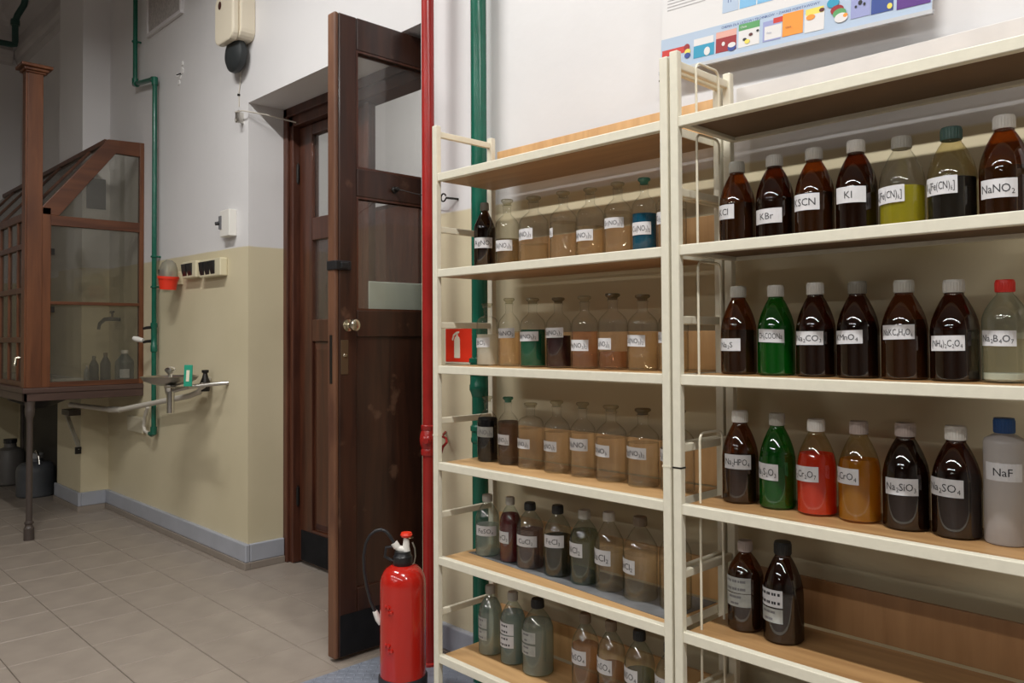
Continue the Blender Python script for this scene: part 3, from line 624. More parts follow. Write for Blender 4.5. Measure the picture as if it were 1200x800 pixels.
def bottle(desc, kind, z, x0, x1, top, glassm, liquid=None, level=0.6, cap=None, labels=(), base=None, Y=1.832, group=None, name='reagent_bottle', levelpx=None, sediment=None):
    xc = (x0 + x1) / 2; th = math.atan((xc - 600) / FPX); al = math.atan((x1 - x0) / 2 / FPX * math.cos(th) ** 2)
    P = onY(xc, 400, Y); D = math.hypot(P.x, P.y); r = D * math.sin(al)
    c = Vector((P.x, P.y))
    H = zat(xc, top, D) - z
    t = thing(name, desc, 'bottle', (c.x, c.y, z), group)
    z += 0.0004
    pf = PROF[kind]; S = 28
    body = [(a * r, z + b * H) for a, b in pf['body']]
    mb = MB().lathe(body, c.x, c.y, S, True, kind in ()).build('body', glassm, t, smooth=True)
    if cap is not None:
        cm = [(a * r, z + b * H) for a, b in pf['cap']]
        nm = 'stopper' if kind in ('stopper', 'round') else 'cap'
        m = MB().lathe(cm, c.x, c.y, 24)
        if nm == 'cap':                      # ribbed screw cap
            n = 24
            for k in range(n):
                a = 2 * math.pi * k / n; rr = cm[1][0]
                p = Vector((c.x + rr * math.cos(a), c.y + rr * math.sin(a), 0)); e = Vector((-math.sin(a), math.cos(a), 0)) * rr * 0.045; q = p + Vector((math.cos(a), math.sin(a), 0)) * rr * 0.035
                za, zb = cm[1][1] + 0.0008, cm[2][1] - 0.002
                m.add([p - e + Vector((0, 0, za)), q + Vector((0, 0, za)), p + e + Vector((0, 0, za)), p - e + Vector((0, 0, zb)), q + Vector((0, 0, zb)), p + e + Vector((0, 0, zb))], [(0, 1, 4, 3), (1, 2, 5, 4), (3, 4, 5), (0, 2, 1)])
        m.build(nm, cap, t, smooth=True)
    if levelpx is not None: level = (zat(xc, levelpx, D - r * 0.9) - z) / H
    if liquid is not None:
        lv = min(level, 0.86)
        ins = [(a * r * 0.955, z + b * H + (0.004 if k == 0 else 0)) for k, (a, b) in enumerate(pf['body']) if b < lv - 0.004]
        ins.append((lerp_r(pf['body'], lv) * r * 0.955, z + lv * H))
        MB().lathe(ins, c.x, c.y, S).build('liquid', LQ[liquid], t, smooth=True)
    if sediment:
        MB().lathe([(0.86 * r, z + 0.003), (0.94 * r, z + 0.006), (0.94 * r, z + sediment[1] * H)], c.x, c.y, S).build('sediment', sediment[0], t, smooth=True)
    phi = math.atan2(-c.y, -c.x)              # towards the camera
    for (lx0, lx1, ly0, ly1, txt, lm) in labels:
        def ang(px):
            d = ray(px, 400); d2 = Vector((d.x, d.y)).normalized(); off = d2.x * c.y - d2.y * c.x   # >0: centre to the left of ray
            return math.asin(max(-1, min(1, off / r)))
        u0, u1 = ang(lx0), ang(lx1)
        clipped = u0 < -1.0
        wid = u1 - u0
        if clipped: wid = max(wid, 1.30)
        a1 = u1; a0 = u1 - wid
        nd = D - r * math.cos(max(-1.2, min(1.2, (a0 + a1) / 2)))
        zt, zb = zat((lx0 + lx1) / 2, ly0, nd), zat((lx0 + lx1) / 2, ly1, nd)
        R1 = r * 1.006 + 0.0004
        def pt(u, zz, R): a = phi + u; return (c.x + R * math.cos(a), c.y + R * math.sin(a), zz)
        tilt = random.uniform(-0.0012, 0.0012)
        n = 10; m = MB(); vs = []; fs = []
        for R_ in (R1, R1 - 0.0005):
            for i in range(n + 1):
                u = a0 + wid * i / n; dz = tilt * (2 * i / n - 1)
                vs += [pt(u, zb + dz, R_), pt(u, zt + dz, R_)]
        for i in range(n): fs.append((2 * i, 2 * i + 2, 2 * i + 3, 2 * i + 1))
        k0 = 2 * (n + 1)
        for i in range(n): fs.append((k0 + 2 * i + 1, k0 + 2 * i + 3, k0 + 2 * i + 2, k0 + 2 * i))
        for i in range(n):
            fs.append((2 * i, k0 + 2 * i, k0 + 2 * i + 2, 2 * i + 2)); fs.append((2 * i + 1, 2 * i + 3, k0 + 2 * i + 3, k0 + 2 * i + 1))
        m.add(vs, fs); lo = m.build('paper_label', PAPER if lm == 'w' else PAPERG, t)
        hgt = zt - zb
        if txt:
            rows = txt.split('|')
            lm_ = MB()
            for ri, row in enumerate(rows):
                rh = hgt / len(rows); h = rh * (0.44 if len(rows) == 1 else 0.5)
                tv, tf, tw = layout(row, h)
                avail = wid * r * 0.90; sx = min(1.0, avail / tw) if tw > 0 else 1
                zc = zt - rh * (ri + 0.5); uc = (a0 + a1) / 2
                lm_.add([pt(uc + a * sx / R1, zc + b + tilt * (2 * a * sx / (wid * R1)), R1 + 0.0004) for a, b in tv], tf)
            lm_.build('lettering', INK if lm == 'w' else INKG, lo, fix=False)
    return t
W = 'w'; G = 'g'
Z1, Z2, Z3, Z4, Z5 = SZ[1], SZ[2], SZ[3], SZ[4], SZ[5]
g1 = 'bottles on the second shelf of the left unit'; g2 = 'bottles on the third shelf of the left unit'; g3 = 'bottles on the fourth shelf of the left unit'
g4 = 'bottles on the fifth shelf of the left unit'; g5 = 'bottles on the bottom shelf of the left unit'
B = bottle
CAG = (CLEAR, GREYG)
# left unit, second shelf from the top
B('dark brown bottle with black cap, labelled AgNO3, leftmost on its shelf', 'cone', Z1, 556, 581, 238, AMBERD, 'violet', 0.80, CAPM['dgrey'], [(556.8, 577.2, 278, 290.3, 'AgNO_3', W)], group=g1)
B('clear stoppered bottle half full of murky liquid, right of the AgNO3 bottle', 'stopper', Z1, 581, 609, 234, GREYG, 'murk', 0.5, STOPG, [(582, 600.7, 281, 293.7, 'Bi(NO_3)_3', W)], group=g1, levelpx=279)
B('clear stoppered bottle labelled Al(NO3)3 with its label high on the left', 'stopper', Z1, 609, 643.5, 230.5, CLEAR, 'tan', 0.5, STOPG, [(607, 624.7, 268, 281, 'Al(NO_3)_3', W)], group=g1, levelpx=284)
B('clear stoppered bottle with its label turned away, middle of the second shelf', 'stopper', Z1, 645, 677, 224.7, CLEAR, 'water', 0.6, STOPG, [(641, 648.7, 267.5, 278, 'Ca(NO_3)_2', W)], group=g1, levelpx=258.5)
B('clear stoppered bottle labelled Bi(NO3)3 low on the glass, second shelf', 'stopper', Z1, 676.5, 709, 220.7, CLEAR, 'tan', 0.5, STOPG, [(674, 695.7, 268.8, 282, 'Bi(NO_3)_3', W)], group=g1, levelpx=264)
B('clear stoppered bottle left of the blue liquid, labelled Sr(NO3)2', 'stopper', Z1, 709, 741.5, 214, CLEAR, 'water', 0.6, STOPG, [(709.8, 732, 254.5, 266.8, 'Sr(NO_3)_2', W)], group=g1, levelpx=247)
B('clear bottle of blue liquid with a teal stopper, labelled Cu(NO3)2', 'stopper', Z1, 741.7, 771, 208.7, CLEAR, 'blue', 0.55, STOPT, [(742.5, 764, 259.8, 274.7, 'Cu(NO_3)_2', W)], group=g1, levelpx=249)
B('clear stoppered bottle half hidden by the post, right of the blue liquid', 'stopper', Z1, 771, 806, 205, CLEAR, 'water', 0.55, STOPG, [(769, 777, 248.5, 262.7, 'Sn(NO_3)_2', W)], group=g1)
# third shelf
B('clear stoppered bottle of milky white contents, leftmost on the third shelf', 'round', Z2, 558.6, 584, 355.6, CLEAR, 'milk', 0.5, STOPG, [(558.6, 573.7, 395.5, 407, 'BCl_3', W)], group=g2)
B('clear stoppered bottle labelled NaNO2, left of the green liquid', 'stopper', Z2, 584, 609.5, 349.4, CLEAR, 'tan', 0.5, STOPG, [(584.3, 603, 384.5, 396, 'NaNO_2', W)], group=g2, levelpx=388)
B('clear stoppered bottle full of dark green liquid, labelled Ni(NO3)2', 'stopper', Z2, 609.5, 639.5, 349.4, CLEAR, 'green', 0.6, STOPG, [(609.5, 630.8, 388.4, 399.6, 'Ni(NO_3)_2', W)], group=g2, levelpx=386)
B('clear stoppered bottle of dark wine red liquid, labelled Co(NO3)2', 'stopper', Z2, 639.7, 669.3, 348.8, CLEAR, 'wine', 0.5, STOPD, [(639.3, 660, 383.8, 395.5, 'Co(NO_3)_2', W)], group=g2, levelpx=393)
B('clear stoppered bottle of faint pink liquid, right of the wine red one', 'stopper', Z2, 669.5, 701, 347, CLEAR, 'pink', 0.5, STOPG, [(668, 689.3, 398, 411, 'Mn(NO_3)_2', W)], group=g2, levelpx=388)
B('clear bottle with dark flat stopper and rose brown liquid, labelled Zn(NO3)2', 'stopper', Z2, 701, 735.5, 344, CLEAR, 'rose', 0.4, STOPD, [(698, 716, 396, 409.4, 'Zn(NO_3)_2', W)], group=g2, levelpx=412)
B('wide clear stoppered bottle labelled Cd(NO3)2 near the post, third shelf', 'stopper', Z2, 735.5, 771, 345.3, CLEAR, 'tan', 0.5, STOPD, [(734.7, 756, 392.3, 405.8, 'Cd(NO_3)_2', W)], group=g2, levelpx=389)
B('clear stoppered bottle half hidden behind the posts, third shelf', 'stopper', Z2, 771.5, 807, 343, CLEAR, 'tan', 0.5, STOPG, [(769, 777, 388.8, 401.5, 'Ca(NO_3)_2', W)], group=g2)
# fourth shelf
B('clear stoppered bottle of black liquid, leftmost on the fourth shelf', 'stopper', Z3, 559, 583, 464, CLEAR, 'black', 0.66, STOPG, [(558.7, 577, 500, 512, 'Fe(NO_3)_3', G)], group=g3, levelpx=490)
B('clear bottle of smoky liquid with pale teal stopper, labelled Hg(NO3)2', 'stopper', Z3, 583, 607, 464.8, CLEAR, 'smoke', 0.6, STOPT, [(582, 595.8, 509, 521, 'Hg(NO_3)_2', W)], group=g3, levelpx=494)
B('clear round shouldered bottle labelled Pb(NO3)2, fourth shelf', 'round', Z3, 606, 636.6, 472, CLEAR, 'water', 0.6, STOPG, [(604, 620, 514, 525.4, 'Pb(NO_3)_2', W)], group=g3, levelpx=503)
B('clear stoppered bottle labelled Ag(NO3)2, right of the round shouldered one', 'stopper', Z3, 636.6, 667.2, 469.4, CLEAR, 'water', 0.6, STOPG, [(635, 651.4, 516.8, 528.6, 'Ag(NO_3)_2', W)], group=g3, levelpx=507)
B('clear stoppered bottle labelled NaNO3, fourth shelf', 'stopper', Z3, 667.2, 697, 471.4, CLEAR, 'water', 0.6, STOPG, [(667, 687.6, 514, 528, 'NaNO_3', W)], group=g3, levelpx=508)
B('clear stoppered bottle labelled KNO3, fourth shelf', 'stopper', Z3, 697, 733.5, 474.9, CLEAR, 'water', 0.6, STOPG, [(695, 713, 521, 534.7, 'KNO_3', W)], group=g3, levelpx=514)
B('clear stoppered bottle labelled Mg(NO3)2, beside the post', 'stopper', Z3, 733.5, 771.5, 478.4, GREYG, 'water', 0.6, STOPD, [(733.5, 755.9, 523.9, 537.5, 'Mg(NO_3)_2', W)], group=g3, levelpx=520)
B('clear stoppered bottle half hidden behind the posts, fourth shelf', 'stopper', Z3, 772.5, 813, 480, CLEAR, 'water', 0.6, STOPG, [(770, 777, 525.6, 539.6, 'Li(NO_3)', W)], group=g3)
# fifth shelf
B('aqua glass bottle with grey cap and struck out label, leftmost on the fifth shelf', 'round_shoulder', Z4, 556.4, 584.2, 578.8, AQUA, 'grey', 0.5, CAPM['grey'], [(557.7, 580.3, 616.6, 628.3, 'FeSO_4', W)], group=g4)
B('grey capped bottle of dark red liquid on the fifth shelf', 'round_shoulder', Z4, 584.2, 609.5, 582, AQUA, 'red', 0.74, CAPM['grey'], [(582, 594.7, 622.5, 636, 'FeCl_3', W)], group=g4)
B('black capped bottle of mauve liquid, labelled CuCl2', 'round_shoulder', Z4, 604, 636, 588.4, AQUA, 'mauve', 0.58, CAPM['black'], [(604.8, 627.5, 628, 640.8, 'CuCl_2', W)], group=g4)
B('black capped bottle of dark olive brown liquid, labelled FeCl3', 'round_shoulder', Z4, 636, 668.5, 591.6, AQUA, 'olive', 0.56, CAPM['black'], [(636.9, 659, 627.5, 641.9, 'FeCl_3', W)], group=g4)
B('grey capped bottle of grey green liquid, labelled NiCl2', 'round_shoulder', Z4, 666, 701, 597, AQUA, 'sea', 0.72, CAPM['grey'], [(664.5, 680.6, 636, 652, 'NiCl_2', W)], group=g4)
B('pale grey capped clear bottle labelled BaCl2, fifth shelf', 'cone', Z4, 695, 729, 599.6, GREYG, 'water', 0.5, CAPM['lgrey'], [(694.5, 713.4, 643.9, 661.7, 'BaCl_2', W)], group=g4)
B('big clear bottle with brownish cap beside the post, fifth shelf', 'cone', Z4, 728, 768.5, 605, GREYG, 'water', 0.55, CAPM['brown'], [(726.8, 741.7, 654.7, 671, 'SnCl_2', W)], group=g4)
B('clear capped bottle half hidden behind the posts, fifth shelf', 'cone', Z4, 770, 808, 607, GREYG, 'tan', 0.5, CAPM['brown'], [], group=g4)
ln = MB().add([(-2.07, 1.80, Z4 + 0.0002), (-1.21, 1.735, Z4 + 0.0002), (-1.20, 1.942, Z4 + 0.0002), (-2.02, 1.942, Z4 + 0.0002), (-2.07, 1.80, Z4 - 0.001), (-1.21, 1.735, Z4 - 0.001), (-1.20, 1.942, Z4 - 0.001), (-2.02, 1.942, Z4 - 0.001)], [(0, 1, 2, 3), (7, 6, 5, 4), (0, 4, 5, 1), (1, 5, 6, 2), (2, 6, 7, 3), (3, 7, 4, 0)]).build('shelf_liner', plain('grey_foil', (0.15, 0.155, 0.16), 0.45, var=0.35, scale=12, bump=0.3, bscale=40), None)
tag(ln, 'crumpled grey foil liner under the capped bottles on the fifth shelf', 'liner')
# bottom shelf
B('grey capped bottle of whitish liquid, leftmost on the bottom shelf', 'round_shoulder', Z5, 559.5, 587, 685.4, AQUA, 'grey', 0.80, CAPM['grey'], [(557, 569, 722.8, 735, '##|#', G), (557, 569, 737, 748.8, '#|##', G)], group=g5)
B('grey capped bottle of pale blue grey liquid with two white labels', 'round_shoulder', Z5, 584.7, 614, 693, AQUA, 'ice', 0.72, CAPM['grey'], [(583, 600, 729.8, 743, '##|##', W), (583, 600, 744.7, 758.5, '##|###', W)], group=g5)
B('black capped bottle with two faded labels on the bottom shelf', 'round_shoulder', Z5, 610, 646.4, 700.9, AQUA, 'grey', 0.7, CAPM['black'], [(608, 625.3, 739.9, 752.8, '##|#', G), (608, 625.3, 755, 767, '##|##', G)], group=g5)
B('brown capped bottle of peach liquid, labelled MnSO4, bottom shelf', 'round_shoulder', Z5, 667.5, 699.5, 718, AQUA, 'peach', 0.60, CAPM['brown'], [(667, 684, 761.7, 778, 'MnSO_4', W)], group=g5)
B('brown capped bottle right of the peach one, labelled ZnSO4, bottom shelf', 'round_shoulder', Z5, 697, 730, 726.7, AQUA, 'peach', 0.45, CAPM['brown'], [(695.8, 714, 771.7, 789, 'ZnSO_4', W)], group=g5)
B('black capped clear bottle labelled NiSO4 near the post, bottom shelf', 'round_shoulder', Z5, 728.5, 764, 737.5, AQUA, 'sea', 0.5, CAPM['black'], [(727.5, 743.7, 783, 800, 'NiSO_4', W)], group=g5)
B('bottle of blue liquid half hidden behind the post, bottom shelf', 'round_shoulder', Z5, 764, 800, 752, AQUA, 'cobalt', 0.36, CAPM['black'], [(761, 777, 792.5, 810, 'CuSO_4', W)], group=g5)
# right unit
h1 = 'bottles on the second shelf of the right unit'; h2 = 'bottles on the third shelf of the right unit'; h3 = 'bottles on the fourth shelf of the right unit'; h4 = 'two brown bottles on the fifth shelf of the right unit'
B('brown bottle with grey cap, labelled KCl, leftmost of its row', 'ogive', Z1, 844.4, 887, 190.4, AMBER, 'brown', 0.5, CAPM['grey'], [(842, 862, 240, 257, 'KCl', W)], group=h1)
B('brown bottle with grey cap, labelled KBr', 'ogive', Z1, 887, 933, 182.6, AMBERD, 'brown', 0.5, CAPM['lgrey'], [(888.4, 918, 244, 261.4, 'KBr', W)], group=h1)
B('brown bottle with grey cap, labelled KSCN', 'ogive', Z1, 933, 980.5, 174.4, AMBER, 'brown', 0.5, CAPM['lgrey'], [(933.4, 962.4, 226.6, 246, 'KSCN', W)], group=h1)
B('brown bottle with bright white cap, labelled KI', 'ogive', Z1, 981, 1031.5, 165, AMBERD, 'black', 0.5, CAPM['white'], [(983, 1017, 218, 237, 'KI', W)], group=h1)
B('clear bottle of yellow liquid with a grey cap, labelled K4[Fe(CN)6]', 'ogive', Z1, 1032, 1088, 160.6, GREYG, 'yellow', 0.48, CAPM['grey'], [(1031.6, 1062.6, 218, 238, 'K_4[Fe(CN)_6]', W)], group=h1, levelpx=216.4)
B('yellowish bottle of blue black liquid with green cap, labelled K3[Fe(CN)6]', 'ogive', Z1, 1088.4, 1149, 149.6, YELLG, 'ink', 0.5, CAPM['teal'], [(1089.6, 1125, 206.4, 227.4, 'K_3[Fe(CN)_6]', W)], group=h1, levelpx=206)
B('brown bottle with white cap, labelled NaNO2, rightmost of its row', 'ogive', Z1, 1149.5, 1213, 135.6, AMBER, 'brown', 0.50, CAPM['white'], [(1153.6, 1195.6, 208.6, 231, 'NaNO_2', W)], group=h1)
B('brown bottle with grey cap, labelled Na2S', 'ogive', Z2, 844.5, 887, 335.7, AMBER, 'brown', 0.5, CAPM['grey'], [(843, 867.6, 396.5, 411, 'Na_2S', W)], group=h2)
B('green glass bottle with grey cap, labelled CH3COONa', 'ogive', Z2, 887.4, 932, 334.5, GREENG, 'deepgreen', 0.74, CAPM['lgrey'], [(889.5, 918.7, 385.6, 401, 'CH_3COONa', W)], group=h2)
B('brown bottle with dripped white cap, labelled Na2CO3', 'ogive', Z2, 932.3, 980, 331.4, AMBERD, 'brown', 0.5, CAPM['lgrey'], [(933.6, 964.7, 388, 404, 'Na_2CO_3', W)], group=h2)
B('dark brown bottle with dark grey cap, labelled KMnO4', 'ogive', Z2, 980, 1031, 330, AMBERD, 'black', 0.6, CAPM['dgrey'], [(980.5, 1010.8, 387, 402.8, 'KMnO_4', W)], group=h2, levelpx=376)
B('reddish brown bottle with grey cap, labelled NaKC4H4O6', 'ogive', Z2, 1031.9, 1088.5, 328.4, AMBER, 'brown', 0.6, CAPM['grey'], [(1035.4, 1071.6, 380.4, 397.5, 'NaKC_4H_4O_6', W)], group=h2)
B('dark brown bottle with grey cap, labelled (NH4)2C2O4', 'ogive', Z2, 1088.7, 1149, 328, AMBERD, 'ink', 0.5, CAPM['lgrey'], [(1091.9, 1130.4, 393, 411, '(NH_4)_2C_2O_4', W)], group=h2)
B('clear bottle with a red cap and white sediment, labelled Na2B4O7', 'round_shoulder', Z2, 1149.5, 1208, 327.9, AQUA, 'tan', 0.42, CAPM['red'], [(1151.7, 1191, 387, 405.4, 'Na_2B_4O_7', W)], group=h2, sediment=(plain('white_salt', (0.62, 0.66, 0.68), 0.6), 0.085))
B('brown bottle with white cap, labelled Na2HPO4', 'ogive', Z3, 844.6, 887.5, 480.9, AMBER, 'brown', 0.5, CAPM['white'], [(848.4, 878, 532.8, 549.7, 'Na_2HPO_4', W)], group=h3)
B('green glass bottle with grey cap, labelled Na2S2O3', 'ogive', Z3, 887.7, 931, 484, GREENG, 'deepgreen', 0.56, CAPM['grey'], [(885.9, 910, 542.7, 561.5, 'Na_2S_2O_3', W)], group=h3)
B('clear bottle of vivid orange red liquid with white cap, labelled K2Cr2O7', 'ogive', Z3, 931.2, 979, 491, YELLG, 'orange', 0.6, CAPM['white'], [(929.5, 957, 545.9, 563.7, 'K_2Cr_2O_7', W)], group=h3, levelpx=533)
B('clear bottle of golden yellow liquid with grey cap, labelled K2CrO4', 'ogive', Z3, 979.2, 1030.5, 493.4, YELLG, 'gold', 0.6, CAPM['pinkgrey'], [(978, 1004, 548, 566.5, 'K_2CrO_4', W)], group=h3, levelpx=540)
B('nearly black bottle with pinkish grey cap, labelled Na2SiO3', 'ogive', Z3, 1031, 1087.6, 495.3, AMBERD, 'violet', 0.83, CAPM['pinkgrey'], [(1036, 1073, 560.7, 580.3, 'Na_2SiO_3', W)], group=h3)
B('dark brown bottle with white cap, labelled Na2SO4', 'ogive', Z3, 1088, 1148.5, 498.7, AMBERD, 'brown', 0.55, CAPM['white'], [(1089, 1126, 560.7, 581.6, 'Na_2SO_4', W)], group=h3)
B('milky plastic bottle with a blue cap, labelled NaF', 'plastic', Z3, 1149, 1201, 489.6, MILKP, None, 0.5, CAPM['blue'], [(1153.4, 1194.4, 543, 564, 'NaF', W)], group=h3)
B('brown bottle with pinkish cap and double label, alone left on the low shelf', 'round_shoulder', Z4, 849.3, 891.5, 632.7, AMBER, 'brown', 0.62, CAPM['pinkgrey'], [(848, 876.3, 676, 694, '####|####', G), (848, 876.3, 695, 710, '###|##', G)], group=h4)
B('dark brown bottle with black cap and double label on the low shelf', 'ogive', Z4, 890.5, 938, 634, AMBERD, 'brown', 0.5, CAPM['black'], [(889, 913.4, 689.7, 709.6, '####|####', W), (889, 913.4, 711.5, 727.8, '###|##', G)], group=h4, Y=1.825)

# ------------------------------------------------------------------ FIRE EXTINGUISHER, PLATE, SIGN
ex, ey = -2.303, 1.697
e = thing('fire_extinguisher', 'red fire extinguisher with black base and hose standing by the red pipe', 'extinguisher', (ex, ey, 0.004))
R = 0.080
MB().lathe([(0.9 * R, 0.006), (1.06 * R, 0.012), (1.07 * R, 0.078), (1.03 * R, 0.084)], ex, ey, 32).build('base_ring', RUBBER, e, smooth=True)
MB().lathe([(R, 0.07), (R, 0.395), (0.985 * R, 0.41), (0.93 * R, 0.427), (0.82 * R, 0.443), (0.68 * R, 0.454), (0.5 * R, 0.461), (0.4 * R, 0.463)], ex, ey, 40).build('cylinder', EXTRED, e, smooth=True)
MB().lathe([(0.031, 0.458), (0.034, 0.462), (0.034, 0.492), (0.030, 0.496), (0.028, 0.51)], ex, ey, 24).build('neck_collar', BLACK, e, smooth=True)
s2 = Vector((0.697, 0.717, 0)); f2 = Vector((-0.717, 0.697, 0)); c0 = Vector((ex, ey, 0))
def el(a, b, z): return c0 + s2 * a + f2 * b + Vector((0, 0, z))
MB().tube([el(0.012, 0, 0.506), el(0.012, 0, 0.525), el(0.013, 0, 0.56)], [0.015, 0.012, 0.0095], 14).tube([el(0.014, 0, 0.512), el(-0.012, 0, 0.517), el(-0.022, 0, 0.524)], [0.013, 0.012, 0.011], 12).build('valve', WHITEP, e, smooth=True, label='white valve head')
b_ = MB().lathe([(0.0, 0.558), (0.018, 0.559), (0.0215, 0.566), (0.018, 0.574), (0.0, 0.576)], 0, 0, 20, False, False); q = MB(); q.add([el(0.013 + x, y, z) for x, y, z in b_.v], b_.f).build('push_knob', SIGNR, e, smooth=True, label='red push knob')
MB().tube(arc((0, 0, 0), 0.012, 0, 360, 16, 'XY'), 0.002, 6, False)
q = MB().tube([el(0.024 + 0.012 * math.cos(a * 0.4), 0.012 * math.sin(a * 0.4), 0.556) for a in range(17)], 0.002, 6).build('pull_ring', BRONZE, e, smooth=True)
MB().tube([el(-0.02, 0, 0.523), el(-0.03, 0, 0.538)], [0.013, 0.013], 12).build('hose_nut', WHITEP, e, smooth=True, label='white hose nut')
hp = [(-0.03, 0.538), (-0.045, 0.562), (-0.058, 0.578), (-0.075, 0.585), (-0.096, 0.58), (-0.116, 0.563), (-0.13, 0.535), (-0.137, 0.49), (-0.135, 0.44), (-0.126, 0.385), (-0.113, 0.335), (-0.098, 0.30), (-0.09, 0.29)]
MB().tube([el(a, 0.0, z) for a, z in hp], 0.0058, 10).build('hose', BLACK, e, smooth=True)
MB().tube([el(-0.098, 0, 0.30), el(-0.086, 0, 0.272), el(-0.078, 0, 0.255)], [0.009, 0.0115, 0.008], 12).build('hose_nozzle', WHITEP, e, smooth=True, label='white hose end')
MB().tube([el(0.034, 0.0, 0.54), el(0.042, 0, 0.52), el(0.044, 0, 0.49), el(0.038, 0, 0.465)], 0.003, 8).build('safety_wire', STEEL, e, smooth=True)
MB().tube([el(-0.03, 0, 0.525), el(-0.058, 0, 0.522), el(-0.062, 0, 0.49), el(-0.034, 0, 0.475)], 0.006, 8).build('carry_handle', BLACK, e, smooth=True)
for z in (0.335, 0.205):
    q = MB()
    for an, zz in ((-0.68, 0), (-0.50, 0.0), (-0.36, -0.016), (-0.5, -0.018)):
        n_ = (s2 * math.sin(an) - f2 * math.cos(an)); p = c0 + n_ * R + Vector((0, 0, z + zz)); q.tube([p, p + n_ * 0.006], [0.007, 0.006], 8)
    q.build('mount_lug', EXTRED, e)
pl = thing('checker_plate', 'ribbed blue grey metal plate on the floor under the fire extinguisher', 'plate', (-2.43, 1.6, 0))
MB().box(-2.655, -2.19, 1.15, 1.985, 0.0006, 0.004).build('sheet', PLATE, pl)
m = MB()
for i in range(19):
    for j in range(34):
        x = -2.645 + i * 0.0245; y = 1.16 + j * 0.0245; s = 1 if (i + j) % 2 else -1
        d = Vector((0.0095, 0.0095 * s, 0)); p = Vector((x, y, 0.004)); w_ = Vector((0.003, -0.003 * s, 0))
        m.add([p - d, p + w_, p + d, p - w_, p + Vector((0, 0, 0.0016))], [(0, 1, 4), (1, 2, 4), (2, 3, 4), (3, 0, 4)])
m.build('raised_ribs', PLATE, pl, kind='stuff', fix=False)
sg = thing('fire_sign', 'red square fire extinguisher sign on the wall beside the green pipe', 'sign', (-2.375, YW, 1.23))
sx0, sx1, sz0, sz1 = -2.462, -2.30, 1.163, 1.292
MB().box(sx0 - 0.006, sx1 + 0.006, YW - 0.003, YW, sz0 - 0.006, sz1 + 0.006).build('sign_border', SIGNW, sg)
MB().box(sx0, sx1, YW - 0.0042, YW - 0.0028, sz0, sz1).build('sign_face', SIGNR, sg)
sc_, bx, bz = 0.9, -2.408, 1.178
pic = MB(); yy0, yy1 = YW - 0.0056, YW - 0.004
pic.prism([(bx, bz), (bx + 0.034, bz), (bx + 0.034, bz + 0.07), (bx + 0.03, bz + 0.08), (bx + 0.022, bz + 0.085), (bx + 0.022, bz + 0.093), (bx + 0.012, bz + 0.093), (bx + 0.012, bz + 0.085), (bx + 0.004, bz + 0.08), (bx, bz + 0.07)], 'Y', yy0, yy1)
pic.prism([(bx - 0.014, bz + 0.07), (bx - 0.006, bz + 0.092), (bx + 0.012, bz + 0.102), (bx + 0.030, bz + 0.104), (bx + 0.030, bz + 0.097), (bx + 0.014, bz + 0.094), (bx + 0.0, bz + 0.086), (bx - 0.007, bz + 0.068)], 'Y', yy0, yy1)
pic.build('extinguisher_pictogram', SIGNW, sg)

# ------------------------------------------------------------------ POSTER
po = thing('wall_poster', 'chemistry periodic table poster with a blue strip of printed book covers', 'poster', (-1.03, 1.99, 2.3))
PT0, PT1 = onY(774, 86, 1.985), onY(1092, 13.5, 1.985)
import math as _m
ptilt = _m.atan2(PT1.z - PT0.z, PT1.x - PT0.x); ct, st = math.cos(ptilt), math.sin(ptilt)
def PP(a, b, dy=0.0): return (PT0.x + a * ct - b * st, 1.985 - dy, PT0.z + a * st + b * ct)
PWD = (Vector((PT1.x, PT1.z)) - Vector((PT0.x, PT0.z))).length
def pplate(poly, dy, th, mat, name, parent=po):
    m = MB(); n = len(poly)
    m.add([PP(a, b, dy + th) for a, b in poly] + [PP(a, b, dy) for a, b in poly], [tuple(range(n)), tuple(reversed(range(n, 2 * n)))] + [(i, n + i, n + (i + 1) % n, (i + 1) % n) for i in range(n)])
    return m.build(name, mat, parent)
def prect(a0, a1, b0, b1, dy, mat, name): return pplate([(a0, b0), (a1, b0), (a1, b1), (a0, b1)], dy, 0.0005, mat, name)
def pell(ca, cb, ra, rb, dy, mat, name, rot=0.0):
    return pplate([(ca + ra * math.cos(k * math.pi / 9) * math.cos(rot) - rb * math.sin(k * math.pi / 9) * math.sin(rot), cb + ra * math.cos(k * math.pi / 9) * math.sin(rot) + rb * math.sin(k * math.pi / 9) * math.cos(rot)) for k in range(18)], dy, 0.0004, mat, name)
PM = {k: plain('print_' + k, c, 0.35) for k, c in dict(white=(0.70, 0.69, 0.69), pale=(0.42, 0.52, 0.66), sky=(0.20, 0.46, 0.72), cyan=(0.03, 0.30, 0.48), red=(0.55, 0.04, 0.03), dred=(0.30, 0.02, 0.025), green=(0.10, 0.33, 0.12), orange=(0.85, 0.30, 0.04), yellow=(0.78, 0.66, 0.12), navy=(0.035, 0.07, 0.28), purple=(0.10, 0.03, 0.22), lilac=(0.30, 0.33, 0.58), black=(0.02, 0.02, 0.025), pink=(0.70, 0.38, 0.32), maroon=(0.10, 0.02, 0.02)).items()}
pplate([(0, 0), (PWD, 0), (PWD, 0.75), (0, 0.75)], -0.004, 0.004, PM['white'], 'sheet')
pplate([(0, 0.0), (PWD, 0), (PWD, 0.098), (0, 0.098)], 0.0002, 0.0005, PM['pale'], 'blue_strip')
